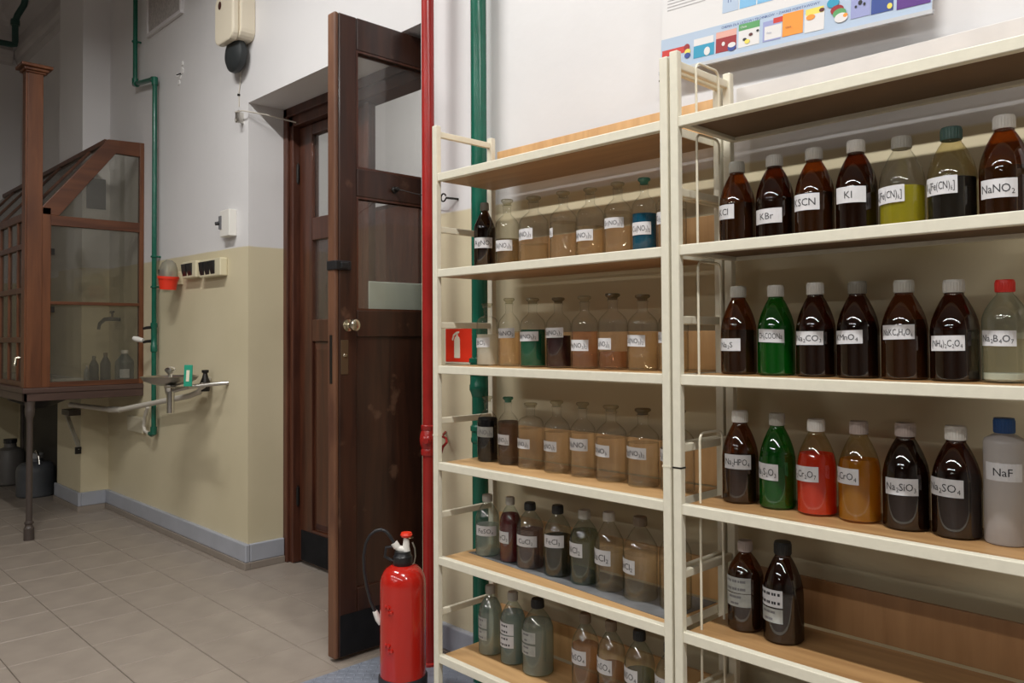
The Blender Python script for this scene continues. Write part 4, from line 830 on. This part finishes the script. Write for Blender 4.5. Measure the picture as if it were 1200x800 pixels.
MB_ = MB().add([PP(a, b, dy) for dy in (0.006, -0.006) for a, b in ((-0.003, -0.006), (PWD + 0.003, -0.006), (PWD + 0.003, 0.004), (-0.003, 0.004))], [(0, 1, 2, 3), (7, 6, 5, 4), (0, 4, 5, 1), (1, 5, 6, 2), (2, 6, 7, 3), (3, 7, 4, 0)]).build('bottom_rail', plain('rail_grey', (0.5, 0.52, 0.55), 0.4), po)
def pa(px, py):
    P_ = onY(px, py, 1.985); dx, dz = P_.x - PT0.x, P_.z - PT0.z; return dx * ct + dz * st, -dx * st + dz * ct
def cover(px0, px1, parts):
    a0 = pa(px0, 60)[0] if False else px0; return a0
def A(px):                                     # along-poster coordinate of a pixel column near the strip
    return pa(px, 86 - (px - 774) * 0.228 - 14)[0]
for ci_, (p0, p1, b0, b1, mt) in enumerate(((776, 803, 0.045, 0.064, 'red'), (813, 837, 0.02, 0.055, 'cyan'), (813, 836, 0.055, 0.075, 'white'), (839, 863, 0.02, 0.060, 'dred'), (839, 863, 0.060, 0.078, 'pink'),
        (865.5, 890, 0.02, 0.066, 'white'), (865.5, 890, 0.066, 0.084, 'green'), (894, 915, 0.020, 0.074, 'lilac'), (896, 916, 0.024, 0.060, 'white'), (906, 917, 0.064, 0.078, 'red'), (917, 941, 0.022, 0.082, 'orange'),
        (943, 966, 0.018, 0.066, 'white'), (944, 965, 0.062, 0.078, 'yellow'), (997, 1020, 0.026, 0.09, 'lilac'), (1021, 1047, 0.025, 0.092, 'navy'), (1051, 1091, 0.022, 0.096, 'purple'))):
    prect(A(p0), A(p1), b0, b1, 0.0008 + 0.00003 * ci_, PM[mt], 'printed_cover')
for mi_, (px, b, ra, rb, mt) in enumerate(((805, 0.058, 0.010, 0.010, 'dred'), (806, 0.045, 0.010, 0.008, 'yellow'), (806, 0.034, 0.010, 0.008, 'navy'), (829, 0.033, 0.010, 0.012, 'white'), (848, 0.042, 0.005, 0.006, 'white'), (858, 0.027, 0.013, 0.010, 'navy'), (858, 0.034, 0.012, 0.007, 'white'),
        (873, 0.040, 0.006, 0.004, 'black'), (880, 0.050, 0.006, 0.004, 'maroon'), (888, 0.056, 0.004, 0.003, 'black'), (876, 0.033, 0.008, 0.006, 'yellow'), (950, 0.056, 0.012, 0.007, 'orange'), (963, 0.068, 0.007, 0.005, 'maroon'),
        (976, 0.078, 0.016, 0.012, 'cyan'), (981, 0.058, 0.017, 0.012, 'dred'), (984, 0.048, 0.017, 0.012, 'green'), (986, 0.036, 0.017, 0.012, 'white'), (991, 0.040, 0.006, 0.005, 'orange'),
        (1008, 0.062, 0.005, 0.006, 'black'), (1003, 0.054, 0.003, 0.003, 'black'), (1013, 0.056, 0.003, 0.004, 'black'), (1009, 0.074, 0.003, 0.003, 'black'), (1034, 0.07, 0.012, 0.012, 'white'), (1043, 0.036, 0.006, 0.007, 'yellow'))):
    pell(A(px), b, ra, rb, 0.0020 + 0.00003 * mi_, PM[mt], 'printed_motif')
def ptext(s, a, b, h, dy, mat, name):
    tv, tf, tw = layout(s, h); MB().add([PP(a + x + tw / 2, b + y, dy) for x, y in tv], tf).build(name, mat, po, fix=False); return tw
ptext('CHEMIA DLA LICEÓW I TECHNIKÓW  • ZAKRES PODSTAWOWY', A(845), 0.0885, 0.0068, 0.0011, PM['navy'], 'strip_lettering')
ptext('Chemia', A(868), 0.075, 0.006, 0.0034, PM['white'], 'cover_lettering'); ptext('Chemia', A(921), 0.045, 0.005, 0.0034, PM['maroon'], 'cover_lettering'); ptext('Chemia', A(899), 0.042, 0.004, 0.0034, PM['navy'], 'cover_lettering')
for k, wd in enumerate((0.13, 0.12, 0.10, 0.13, 0.12, 0.09, 0.13, 0.12)):
    prect(0.018, 0.018 + wd, 0.180 + k * 0.0095, 0.1825 + k * 0.0095, 0.0002, plain('print_grey', (0.42, 0.41, 0.42), 0.5), 'text_line')
for r_ in range(4):
    for c_ in range(9):
        a0 = 0.205 + c_ * 0.0535; b0 = 0.128 + r_ * 0.06
        prect(a0, a0 + 0.05, b0, b0 + 0.056, 0.0002, PM['sky'] if (c_ + r_) % 3 else PM['pale'], 'element_cell')
        ptext(('Ti', 'V', 'Cr', 'Mn', 'Fe', 'Co', 'Ni', 'Cu', 'Zn', 'Zr', 'Nb', 'Mo', 'Tc', 'Ru', 'Rh', 'Pd', 'Ag', 'Cd')[(c_ + r_ * 9) % 18], a0 + 0.012, b0 + 0.033, 0.014, 0.0008, PM['navy'], 'element_symbol')
MB().tube([onY(773.5, 95, YW - 0.012), onY(774, 95, YW)], [0.004, 0.002], 8).build('poster_pin', IRON, po, smooth=True)

# ------------------------------------------------------------------ WALL FITTINGS
bl = thing('alarm_bell', 'cream electric alarm box with dark grey bell below, high on the wall', 'bell', (-4.26, YW, 2.95))
def rrect(x0, x1, z0, z1, r, n=4):
    out = []
    for cx, cz, a0 in ((x1 - r, z1 - r, 0), (x0 + r, z1 - r, 90), (x0 + r, z0 + r, 180), (x1 - r, z0 + r, 270)):
        for k in range(n + 1):
            a = math.radians(a0 + 90 * k / n); out.append((cx + r * math.cos(a), cz + r * math.sin(a)))
    return out
MB().prism(rrect(-4.32, -4.085, 2.885, 3.145, 0.05), 'Y', 1.945, YW).build('housing_back', BEIGEP, bl, bevel=0.006)
MB().prism(rrect(-4.325, -4.10, 2.875, 3.145, 0.05), 'Y', 1.905, 1.945).build('housing_cover', BEIGEP, bl, bevel=0.010)
b_ = MB().lathe([(0.07, 0.0), (0.085, 0.008), (0.093, 0.025), (0.090, 0.045), (0.070, 0.06), (0.03, 0.068)], 0, 0, 28)
MB().add([(-4.22 + x * 1.06, YW - 0.02 - z, 2.825 + y * 1.06) for x, y, z in b_.v], b_.f).build('bell_gong', DGREY, bl, smooth=True, label='dark grey bell gong')
MB().add([(-4.255 + x * 0.2, 1.905 - z * 0.06, 3.09 + y * 0.24) for x, y, z in b_.v], b_.f).build('sounder_hole', plain('rust_brown', (0.06, 0.02, 0.012), 0.5), bl, smooth=True)
MB().tube([(-4.245, YW - 0.01, 2.75), (-4.255, YW - 0.006, 2.70), (-4.275, YW - 0.005, 2.645), (-4.275, YW - 0.004, 2.56)], 0.003, 6).build('cable', PVC, bl, smooth=True)
MB().tube([(-4.275, YW, 2.625), (-4.275, YW - 0.012, 2.625)], 0.007, 8).build('cable_clip', IRON, bl)
bw = thing('pull_bracket', 'small wall bracket with thin rod at the door recess corner', 'bracket', (-4.20, YW, 2.5))
MB().box(-4.235, -4.225, 1.985, YW, 2.455, 2.515).box(-4.24, -4.195, 1.985, 1.992, 2.508, 2.516).build('plate', STEEL, bw)
MB().tube([(-4.23, 1.985, 2.512), (-4.16, 1.99, 2.506), (-4.10, 2.10, 2.492), (-4.06, 2.26, 2.47)], 0.004, 6).build('rod', PVC, bw, smooth=True)
MB().tube(arc((-4.215, 1.985, 2.47), 0.018, 90, 400, 14, 'XZ'), 0.003, 6).build('pulley', STEEL, bw, smooth=True)
cr = thing('broken_anchor', 'torn white plaster anchor spot high on the wall left of the bell', 'anchor', (-5.11, YW, 2.93))
for k, (dx, dz, s) in enumerate(((0, 0, 0.016), (0.03, 0.03, 0.02), (-0.02, -0.035, 0.014), (0.035, 0.075, 0.012), (-0.05, 0.02, 0.012))):
    q = [(-5.11 + dx + s * (1 + 0.3 * math.sin(3 * a + k)) * math.cos(a * 0.9), 2.93 + dz + s * 1.2 * math.sin(a * 0.9)) for a in range(7)]
    MB().prism(q, 'Y', YW - 0.006, YW).build('plaster_chip', plain('plaster_white', (0.80, 0.79, 0.78), 0.8), cr)
MB().tube([(-5.09, YW, 2.945), (-5.10, YW - 0.03, 2.93)], 0.004, 6).build('screw', IRON, cr)
th_ = thing('thermostat', 'small white wall switch box with black knob above the cream paint', 'switch', (-4.39, YW, 1.91))
MB().box(-4.43, -4.31, 1.985, YW, 1.835, 1.985).build('case', WHITEP, th_, bevel=0.004)
MB().box(-4.436, -4.405, 1.98, 1.986, 1.88, 1.955).build('slot', INKG, th_)
MB().tube([(-4.43, 1.985, 1.915), (-4.445, 1.965, 1.912)], [0.012, 0.010], 10).build('knob', BLACK, th_, smooth=True)
def switchbox(name, label, x0, x1, z0, z1, n, dep=0.045):
    t = thing(name, label, 'switch', ((x0 + x1) / 2, YW, (z0 + z1) / 2))
    MB().box(x0, x1, YW - dep, YW, z0, z1).build('case', YELP, t, bevel=0.006)
    pw = (x1 - x0) * 0.76 / n
    for k in range(n):
        a = x0 + (x1 - x0) * 0.03 + k * pw
        MB().prism([(YW - dep, z0 + 0.014), (YW - dep - 0.008, (z0 + z1) / 2 - 0.01), (YW - dep - 0.013, z1 - 0.014), (YW - dep, z1 - 0.012)], 'X', a + 0.008, a + pw - 0.010).build('rocker', BLACK, t, label='black rocker')
    return t
switchbox('light_switch', 'triple light switch with three black rockers, nearest the door recess', -4.71, -4.425, 1.618, 1.722, 3)
switchbox('light_switch', 'double light switch with two black rockers, middle of the row', -4.965, -4.76, 1.627, 1.728, 2)
switchbox('light_switch', 'single light switch partly behind the red and white plug', -5.33, -5.21, 1.622, 1.72, 1)
pg = thing('warning_lamp', 'red based lamp with clear dome tilted below the light switches', 'lamp', (-5.14, 1.96, 1.64))
ax = Vector((0.10, 0, 1)).normalized(); p0 = Vector((-5.07, 1.94, 1.565))
MB().tube([p0, p0 + ax * 0.075], [0.048, 0.060], 18).tube([p0 + ax * 0.066, p0 + ax * 0.082], [0.064, 0.064], 18).build('base', SIGNR, pg, smooth=True)
MB().tube([p0 + ax * 0.08, p0 + ax * 0.13, p0 + ax * 0.165, p0 + ax * 0.183], [0.056, 0.052, 0.040, 0.016], 18).build('dome', glass('dome_glass', (0.72, 0.74, 0.68), (0.4, 0.42, 0.38), 0.06, 2.5, haze=0.35, hazec=(0.55, 0.56, 0.50)), pg, smooth=True)
MB().tube([p0 + Vector((-0.05, 0, 0.04)), p0 + Vector((-0.085, -0.01, 0.046))], [0.014, 0.018], 10).build('cable_gland', SIGNR, pg, smooth=True)
MB().box(-5.13, -5.06, 1.975, YW, 1.60, 1.68).build('wall_mount', YELP, pg)
vt = thing('wall_vent', 'framed grey mesh ventilation panel high on the wall', 'vent', (-5.36, YW, 3.6))
MB().box(-5.63, -5.085, YW - 0.012, YW, 3.345, 4.0).build('mesh_panel', VENTM, vt)
MB().box(-5.655, -5.06, YW - 0.022, YW, 3.32, 3.345).box(-5.085, -5.06, YW - 0.022, YW, 3.345, 4.03).box(-5.655, -5.63, YW - 0.022, YW, 3.345, 4.03).box(-5.655, -5.06, YW - 0.022, YW, 4.0, 4.03).build('vent_frame', plain('white_frame_paint', (0.66, 0.64, 0.65), 0.5), vt, bevel=0.003)

# ------------------------------------------------------------------ LAB BENCH + FUME HOOD
BX = -5.72
be = thing('lab_bench', 'dark wooden lab bench on iron legs carrying the glass fume hood', 'bench', (-7.1, 1.67, 0))
MB().box(-8.7, BX, 1.30, 2.028, 0.918, 0.952).build('bench_top', BENCHW, be, bevel=0.005)
MB().box(-8.68, BX - 0.006, 1.306, 1.328, 0.868, 0.918).box(BX - 0.03, BX - 0.006, 1.306, 2.028, 0.868, 0.918).build('apron', BENCHW, be, bevel=0.003)
MB().box(-8.65, BX - 0.03, 1.33, 2.02, 0.905, 0.918).build('under_board', IRONP, be)
MB().box(-8.66, -7.04, 1.95, 1.97, 0.02, 0.905).build('shade_panel', plain('shade_dark', (0.018, 0.016, 0.015), 0.6), be)  # dark panel added where the alcove under the bench lies in shade
for lx in (-5.752, -7.15, -8.55):
    MB().lathe([(0.030, 0), (0.030, 0.075), (0.026, 0.08), (0.022, 0.088), (0.022, 0.098), (0.027, 0.103), (0.027, 0.112), (0.019, 0.12), (0.018, 0.73), (0.019, 0.76), (0.028, 0.785), (0.029, 0.82), (0.026, 0.83), (0.031, 0.868)], lx, 1.348, 16).build('leg', IRONP, be, smooth=True)
MB().lathe([(0.018, 0), (0.018, 0.868)], -8.55, 1.95, 12).build('leg', IRONP, be, smooth=True)
fh = thing('fume_hood', 'old wooden fume hood with sloping glass roof and tall post on the bench', 'cabinet', (-6.9, 1.7, 0.952))
# tall counterweight post
MB().box(-5.80, BX - 0.002, 1.318, 1.405, 0.953, 2.95).build('post', HOODW, fh, bevel=0.003)
MB().box(-5.812, -5.732, 1.309, 1.322, 0.953, 2.95).build('post_strip', HOODW, fh, bevel=0.002)
cpm = MB()
for (gx, z0, z1) in ((0.012, 2.945, 2.957), (0.026, 2.957, 2.975), (0.045, 2.975, 2.995)): cpm.box(-5.80 - gx, BX - 0.002 + gx, 1.318 - gx, 1.405 + gx, z0, z1)
cpm.build('post_capital', HOODW, fh, bevel=0.004)
SX0, SX1 = -5.765, -5.728
MB().box(SX0, SX1, 1.405, 1.455, 0.953, 2.10).build('front_stile', HOODW, fh, bevel=0.002)
MB().box(SX0, SX1, 2.000, 2.028, 0.953, 2.61).build('back_stile', HOODW, fh, bevel=0.002)
MB().prism([(1.405, 2.055), (1.500, 2.055), (1.845, 2.512), (2.0, 2.512), (2.0, 2.61), (1.795, 2.60), (1.405, 2.105)], 'X', SX0, SX1).build('sloping_rail', HOODX, fh, bevel=0.003)
MB().box(SX0, SX1, 1.455, 2.0, 1.99, 2.055).build('cross_rail', HOODX, fh, bevel=0.002)
MB().box(SX0, SX1, 1.455, 2.0, 1.482, 1.502).build('cross_rail', HOODX, fh, bevel=0.002)
MB().box(SX0, SX1, 1.455, 2.0, 0.953, 0.985).build('bottom_rail', HOODX, fh, bevel=0.002)
gx0, gx1 = -5.748, -5.744
MB().prism([(1.500, 2.055), (2.0, 2.055), (2.0, 2.512), (1.845, 2.512)], 'X', gx0, gx1).build('glass_pane', PANEH, fh)
MB().box(gx0, gx1, 1.455, 2.0, 1.502, 1.99).build('glass_pane', PANEH, fh)
MB().box(gx0, gx1, 1.455, 2.0, 0.985, 1.482).build('glass_pane', PANEH, fh)
for z in (1.80, 1.43): MB().box(-5.735, -5.722, 1.455, 1.475, z, z + 0.04).build('turn_clip', IRON, fh)
# front with muntins
FX1, FX0 = -5.80, -8.62
fr_z = [0.97, 1.255, 1.575, 1.86, 2.05]
for z, hh in zip(fr_z, (0.034, 0.036, 0.036, 0.036, 0.05)): MB().box(FX0, FX1, 1.335, 1.365, z - hh / 2, z + hh / 2).build('front_rail', HOODX, fh, bevel=0.002)
xs = [FX1 - 0.02 - 0.235 * k for k in range(13)]
for i, x in enumerate(xs): MB().box(x - 0.013, x + 0.013, 1.338, 1.362, 0.97, 2.05).build('muntin', HOODW, fh, bevel=0.002)
for i in range(len(xs) - 1):
    for z0, z1 in zip(fr_z, fr_z[1:]):
        MB().box(xs[i + 1] + 0.012, xs[i] - 0.012, 1.348, 1.351, z0 + 0.015, z1 - 0.015).build('front_pane', PANEH, fh)
MB().tube([(-5.895, 1.33, 1.14), (-5.895, 1.30, 1.14), (-5.895, 1.295, 1.09)], [0.012, 0.01, 0.012], 8).build('latch_handle', BRASSN, fh, smooth=True)
# ridge and sloping roof glass
MB().bar((FX0, 1.80, 2.590), (SX0, 1.80, 2.590), 0.035, 0.03).build('ridge_bar', HOODX, fh)
for i in range(0, 13, 3):
    x = xs[i] - 0.28
    MB().bar((x, 1.365, 2.06), (x, 1.80, 2.585), 0.022, 0.022).build('roof_bar', HOODX, fh)
MB().add([(FX0, 1.37, 2.067), (SX0, 1.37, 2.067), (SX0, 1.79, 2.575), (FX0, 1.79, 2.575), (FX0, 1.373, 2.065), (SX0, 1.373, 2.065), (SX0, 1.793, 2.573), (FX0, 1.793, 2.573)], [(0, 1, 2, 3), (7, 6, 5, 4), (0, 4, 5, 1), (1, 5, 6, 2), (2, 6, 7, 3), (3, 7, 4, 0)]).build('roof_pane', PANEH, fh)
# inside the hood
sk = thing('sink_tray', 'shallow white tray on the bench inside the fume hood', 'tray', (-6.8, 1.75, 0.9525))
m = MB().box(-7.5, -6.25, 1.60, 1.80, 0.9525, 0.962)
m.box(-7.5, -7.47, 1.60, 1.80, 0.962, 0.982).box(-6.28, -6.25, 1.60, 1.80, 0.962, 0.982).box(-7.47, -6.28, 1.60, 1.62, 0.962, 0.982).box(-7.47, -6.28, 1.78, 1.80, 0.962, 0.982)
m.build('tray', plain('tray_white', (0.62, 0.61, 0.57), 0.4), sk, bevel=0.004)
pt = MB().box(-6.44, -6.432, 1.868, 2.0, 2.228, 2.455).build('grey_board', GREYM, None); tag(pt, 'dark grey square board on the pilaster behind the hood glass', 'board')
fa = thing('hood_faucet', 'dark water tap on the wall inside the fume hood', 'tap', (-6.22, YW, 1.40))
MB().tube([(-6.20, YW, 1.40), (-6.20, 1.97, 1.405), (-6.22, 1.93, 1.40), (-6.26, 1.91, 1.37), (-6.27, 1.905, 1.33)], [0.014, 0.016, 0.015, 0.012, 0.011], 10).build('spout', IRON, fa, smooth=True)
MB().tube([(-6.20, 1.975, 1.405), (-6.20, 1.975, 1.455)], 0.008, 8).tube([(-6.235, 1.975, 1.455), (-6.165, 1.975, 1.455)], 0.008, 8).build('handle', IRON, fa, smooth=True)
def hoodbottle(desc, px0, px1, top, X, gm, cap, lab=False, kind='cone', cap2=None):
    xc = (px0 + px1) / 2; P = onX(xc, 440, X); D = math.hypot(P.x, P.y); r = (px1 - px0) / 2 / FPX * P.dot(FWD) / 1.0
    r = (px1 - px0) / 2 / FPX * ((P - EYE).dot(FWD)) * 0.87
    c = P; z = 0.9527; H = zat(xc, top, D) - z
    t = thing('hood_bottle', desc, 'bottle', (c.x, c.y, z), 'bottles inside the fume hood')
    pf = PROF[kind]
    MB().lathe([(a * r, z + b * H) for a, b in pf['body']], c.x, c.y, 18, True, True).build('body', gm, t, smooth=True)
    MB().lathe([(a * r, z + b * H) for a, b in pf['cap']], c.x, c.y, 16).build('cap', cap, t, smooth=True)
    if lab:
        phi = math.atan2(-c.y, -c.x); m = MB(); n = 6; vs = []
        for i in range(n + 1):
            a = phi - 0.5 + 1.0 * i / n; vs += [(c.x + (r + 0.0008) * math.cos(a), c.y + (r + 0.0008) * math.sin(a), z + 0.15 * H), (c.x + (r + 0.0008) * math.cos(a), c.y + (r + 0.0008) * math.sin(a), z + 0.42 * H)]
        m.add(vs, [(2 * i, 2 * i + 2, 2 * i + 3, 2 * i + 1) for i in range(n)]).build('paper_label', PAPER, t, fix=False)
SMOKEG = plain('dark_bottle', (0.05, 0.052, 0.05), 0.25)
hoodbottle('dark bottle with white cap and white label in the fume hood', 134, 158, 410, -5.95, plain('grey_bottle', (0.12, 0.13, 0.13), 0.3), CAPM['white'], True)
hoodbottle('brown bottle in the middle of the group in the fume hood', 117, 130, 413, -6.15, SMOKEG, CAPM['brown'])
hoodbottle('short dark bottle left of the brown one in the fume hood', 104, 116, 417, -6.2, SMOKEG, CAPM['dgrey'])
hoodbottle('small pale jar leftmost in the fume hood', 98, 105, 428, -6.3, plain('pale_jar', (0.4, 0.4, 0.38), 0.4), CAPM['white'])
# under the bench
dr = thing('plastic_drum', 'grey plastic drum on the floor under the lab bench', 'drum', (-7.35, 1.77, 0))
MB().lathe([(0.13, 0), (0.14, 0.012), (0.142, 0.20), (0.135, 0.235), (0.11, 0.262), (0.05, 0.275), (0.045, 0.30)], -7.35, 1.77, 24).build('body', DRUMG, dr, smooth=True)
MB().lathe([(0.05, 0.30), (0.052, 0.305), (0.052, 0.335), (0.04, 0.34)], -7.35, 1.77, 16).build('lid', plain('pale_lid', (0.3, 0.3, 0.3), 0.5), dr, smooth=True)
MB().tube([(-7.45, 1.77, 0.26), (-7.43, 1.77, 0.32), (-7.35, 1.77, 0.36), (-7.27, 1.77, 0.32), (-7.25, 1.77, 0.26)], 0.007, 8).build('bail_handle', STEEL, dr, smooth=True)
cn = thing('canister', 'pale canister on the floor left of the grey drum under the bench', 'canister', (-8.1, 1.75, 0))
MB().lathe([(0.11, 0), (0.12, 0.01), (0.12, 0.26), (0.10, 0.30), (0.05, 0.32), (0.045, 0.36)], -8.1, 1.75, 20).build('body', plain('shaded_canister', (0.12, 0.11, 0.10), 0.5), cn, smooth=True)  # pale canister coloured dark to imitate the shade under the bench
MB().lathe([(0.052, 0.355), (0.052, 0.39)], -8.1, 1.75, 14).build('lid', BLACK, cn)
sr = thing('support_strut', 'pale diagonal steel strut under the bench end', 'strut', (-6.6, 1.8, 0.6))
MB().bar((-6.57, 1.78, 0.70), (-6.432, 1.832, 0.45), 0.028, 0.012).build('strut', plain('strut_paint', (0.45, 0.42, 0.35), 0.5), sr)
MB().box(-6.62, -6.44, 1.76, 1.84, 0.70, 0.74).build('bracket_plate', IRONP, sr); MB().box(-6.44, -6.425, 1.80, 1.84, 0.42, 0.47).build('wall_foot', IRON, sr)
bn = thing('bench_sink', 'dark sink bowl hanging under the bench top', 'sink', (-6.55, 1.60, 0.8))
MB().lathe([(0.03, 0.765), (0.06, 0.77), (0.20, 0.83), (0.24, 0.904)], -6.55, 1.60, 20).build('bowl', IRON, bn, smooth=True)

# ------------------------------------------------------------------ EYE WASH AND DRAIN
ew = thing('eye_wash', 'wall mounted steel eye wash basin with chrome nozzles and green sign', 'basin', (-4.55, 1.86, 1.05))
bc = onY(199, 440, 1.80); ccx, ccy = bc.x, 1.80
Rb = 0.155
MB().lathe([(0.02, 0.988), (0.05, 0.990), (0.10, 1.002), (0.14, 1.020), (Rb, 1.040), (Rb + 0.006, 1.042), (Rb - 0.004, 1.044), (0.13, 1.026), (0.08, 1.008), (0.03, 1.0)], ccx, ccy, 28, True, True).build('bowl', STEEL, ew, smooth=True)
for dx, dy, sh in ((-0.06, 0.03, 0), (0.02, -0.01, 1)):
    x, y = ccx + dx, ccy + dy
    MB().lathe([(0.007, 1.0), (0.007, 1.055), (0.012, 1.06), (0.024, 1.075), (0.026, 1.083), (0.018, 1.092), (0.006, 1.095)], x, y, 16).build('nozzle', CHROME if sh else PVC, ew, smooth=True)
MB().tube([(ccx, ccy, 0.99), (ccx, ccy, 0.96), (ccx + 0.01, ccy, 0.93)], [0.03, 0.026, 0.02], 14).tube([(ccx + 0.01, ccy, 0.955), (ccx + 0.01, ccy, 0.835)], [0.022, 0.021], 14).build('trap', CHROME, ew, smooth=True)
MB().tube([(ccx, ccy, 0.955), (ccx + 0.12, ccy + 0.07, 0.985), (ccx + 0.22, ccy + 0.16, 1.0), (ccx + 0.26, YW, 1.005)], 0.012, 10).build('supply_arm', STEEL, ew, smooth=True)
MB().bar((ccx + 0.05, ccy - 0.03, 0.985), (ccx + 0.27, ccy + 0.02, 0.99), 0.05, 0.006).build('push_lever', STEEL, ew)
sgp = onY(220.5, 440, 1.75)
sgv = Vector((0.80, 0.60, 0)); sgn = Vector((0.60, -0.80, 0))
def signplate(w_, z0, z1, d0, d1): return MB().add([sgp * 1 + sgv * a + sgn * d + Vector((0, 0, z - sgp.z)) for d in (d0, d1) for a, z in ((-w_, z0), (w_, z0), (w_ + 0.004, z1), (-w_ + 0.004, z1))], [(0, 1, 2, 3), (7, 6, 5, 4), (0, 4, 5, 1), (1, 5, 6, 2), (2, 6, 7, 3), (3, 7, 4, 0)])
signplate(0.024, 1.003, 1.118, 0, 0.006).build('green_sign', SIGNG, ew, bevel=0.002, label='green eye wash sign')
signplate(0.009, 1.03, 1.09, 0.006, 0.0075).build('sign_pictogram', SIGNW, ew)
MB().bar((sgp.x - 0.005, 1.751, 1.03), (ccx + 0.06, ccy, 0.99), 0.012, 0.006).build('sign_arm', STEEL, ew)
dp = thing('waste_pipe', 'white plastic waste pipe from the bench sink along the wall', 'pipe', (-5.4, 1.97, 0.85))
py_ = 1.965
MB().lathe([(0.024, 0.95), (0.026, 0.955), (0.026, 0.985), (0.03, 0.99), (0.03, 1.0), (0.018, 1.03), (0.012, 1.055), (0.02, 1.06), (0.02, 1.075)], -4.62, 1.985, 14).build('stop_valve', IRON, dp, smooth=True)
P = [onX(104, 471, -6.0), onX(118, 473, -5.95), onX(149, 480, -5.80)]
pts = [(-6.27, 1.72, 0.795), (-6.1, 1.79, 0.785), (-5.90, 1.87, 0.772), (-5.82, 1.90, 0.772), (-5.30, py_, 0.85), (-4.80, py_, 0.915), (-4.66, py_, 0.945), (-4.60, py_, 0.985), (-4.62, py_ + 0.02, 1.01), (-4.66, YW, 1.015)]
MB().tube(pts, 0.017, 12).build('pipe', PVC, dp, smooth=True)
MB().tube([(-5.92, 1.865, 0.773), (-5.80, 1.905, 0.775)], 0.021, 12).build('socket', PVC, dp, smooth=True)
MB().tube([(-5.55, py_ + 0.03, 0.80), (-5.60, py_ + 0.03, 0.74), (-5.62, py_ + 0.03, 0.67), (-5.60, py_ + 0.03, 0.64), (-5.54, py_ + 0.03, 0.63)], 0.012, 10).build('branch', PVC, dp, smooth=True)
jb = MB().box(-5.95, -5.66, 1.998, YW, 0.615, 0.72).build('junction_plate', plain('plate_cream', (0.55, 0.50, 0.37), 0.5), None, bevel=0.004); tag(jb, 'cream cover plate on the wall under the white waste pipe', 'plate')
print('tiles', nt_)
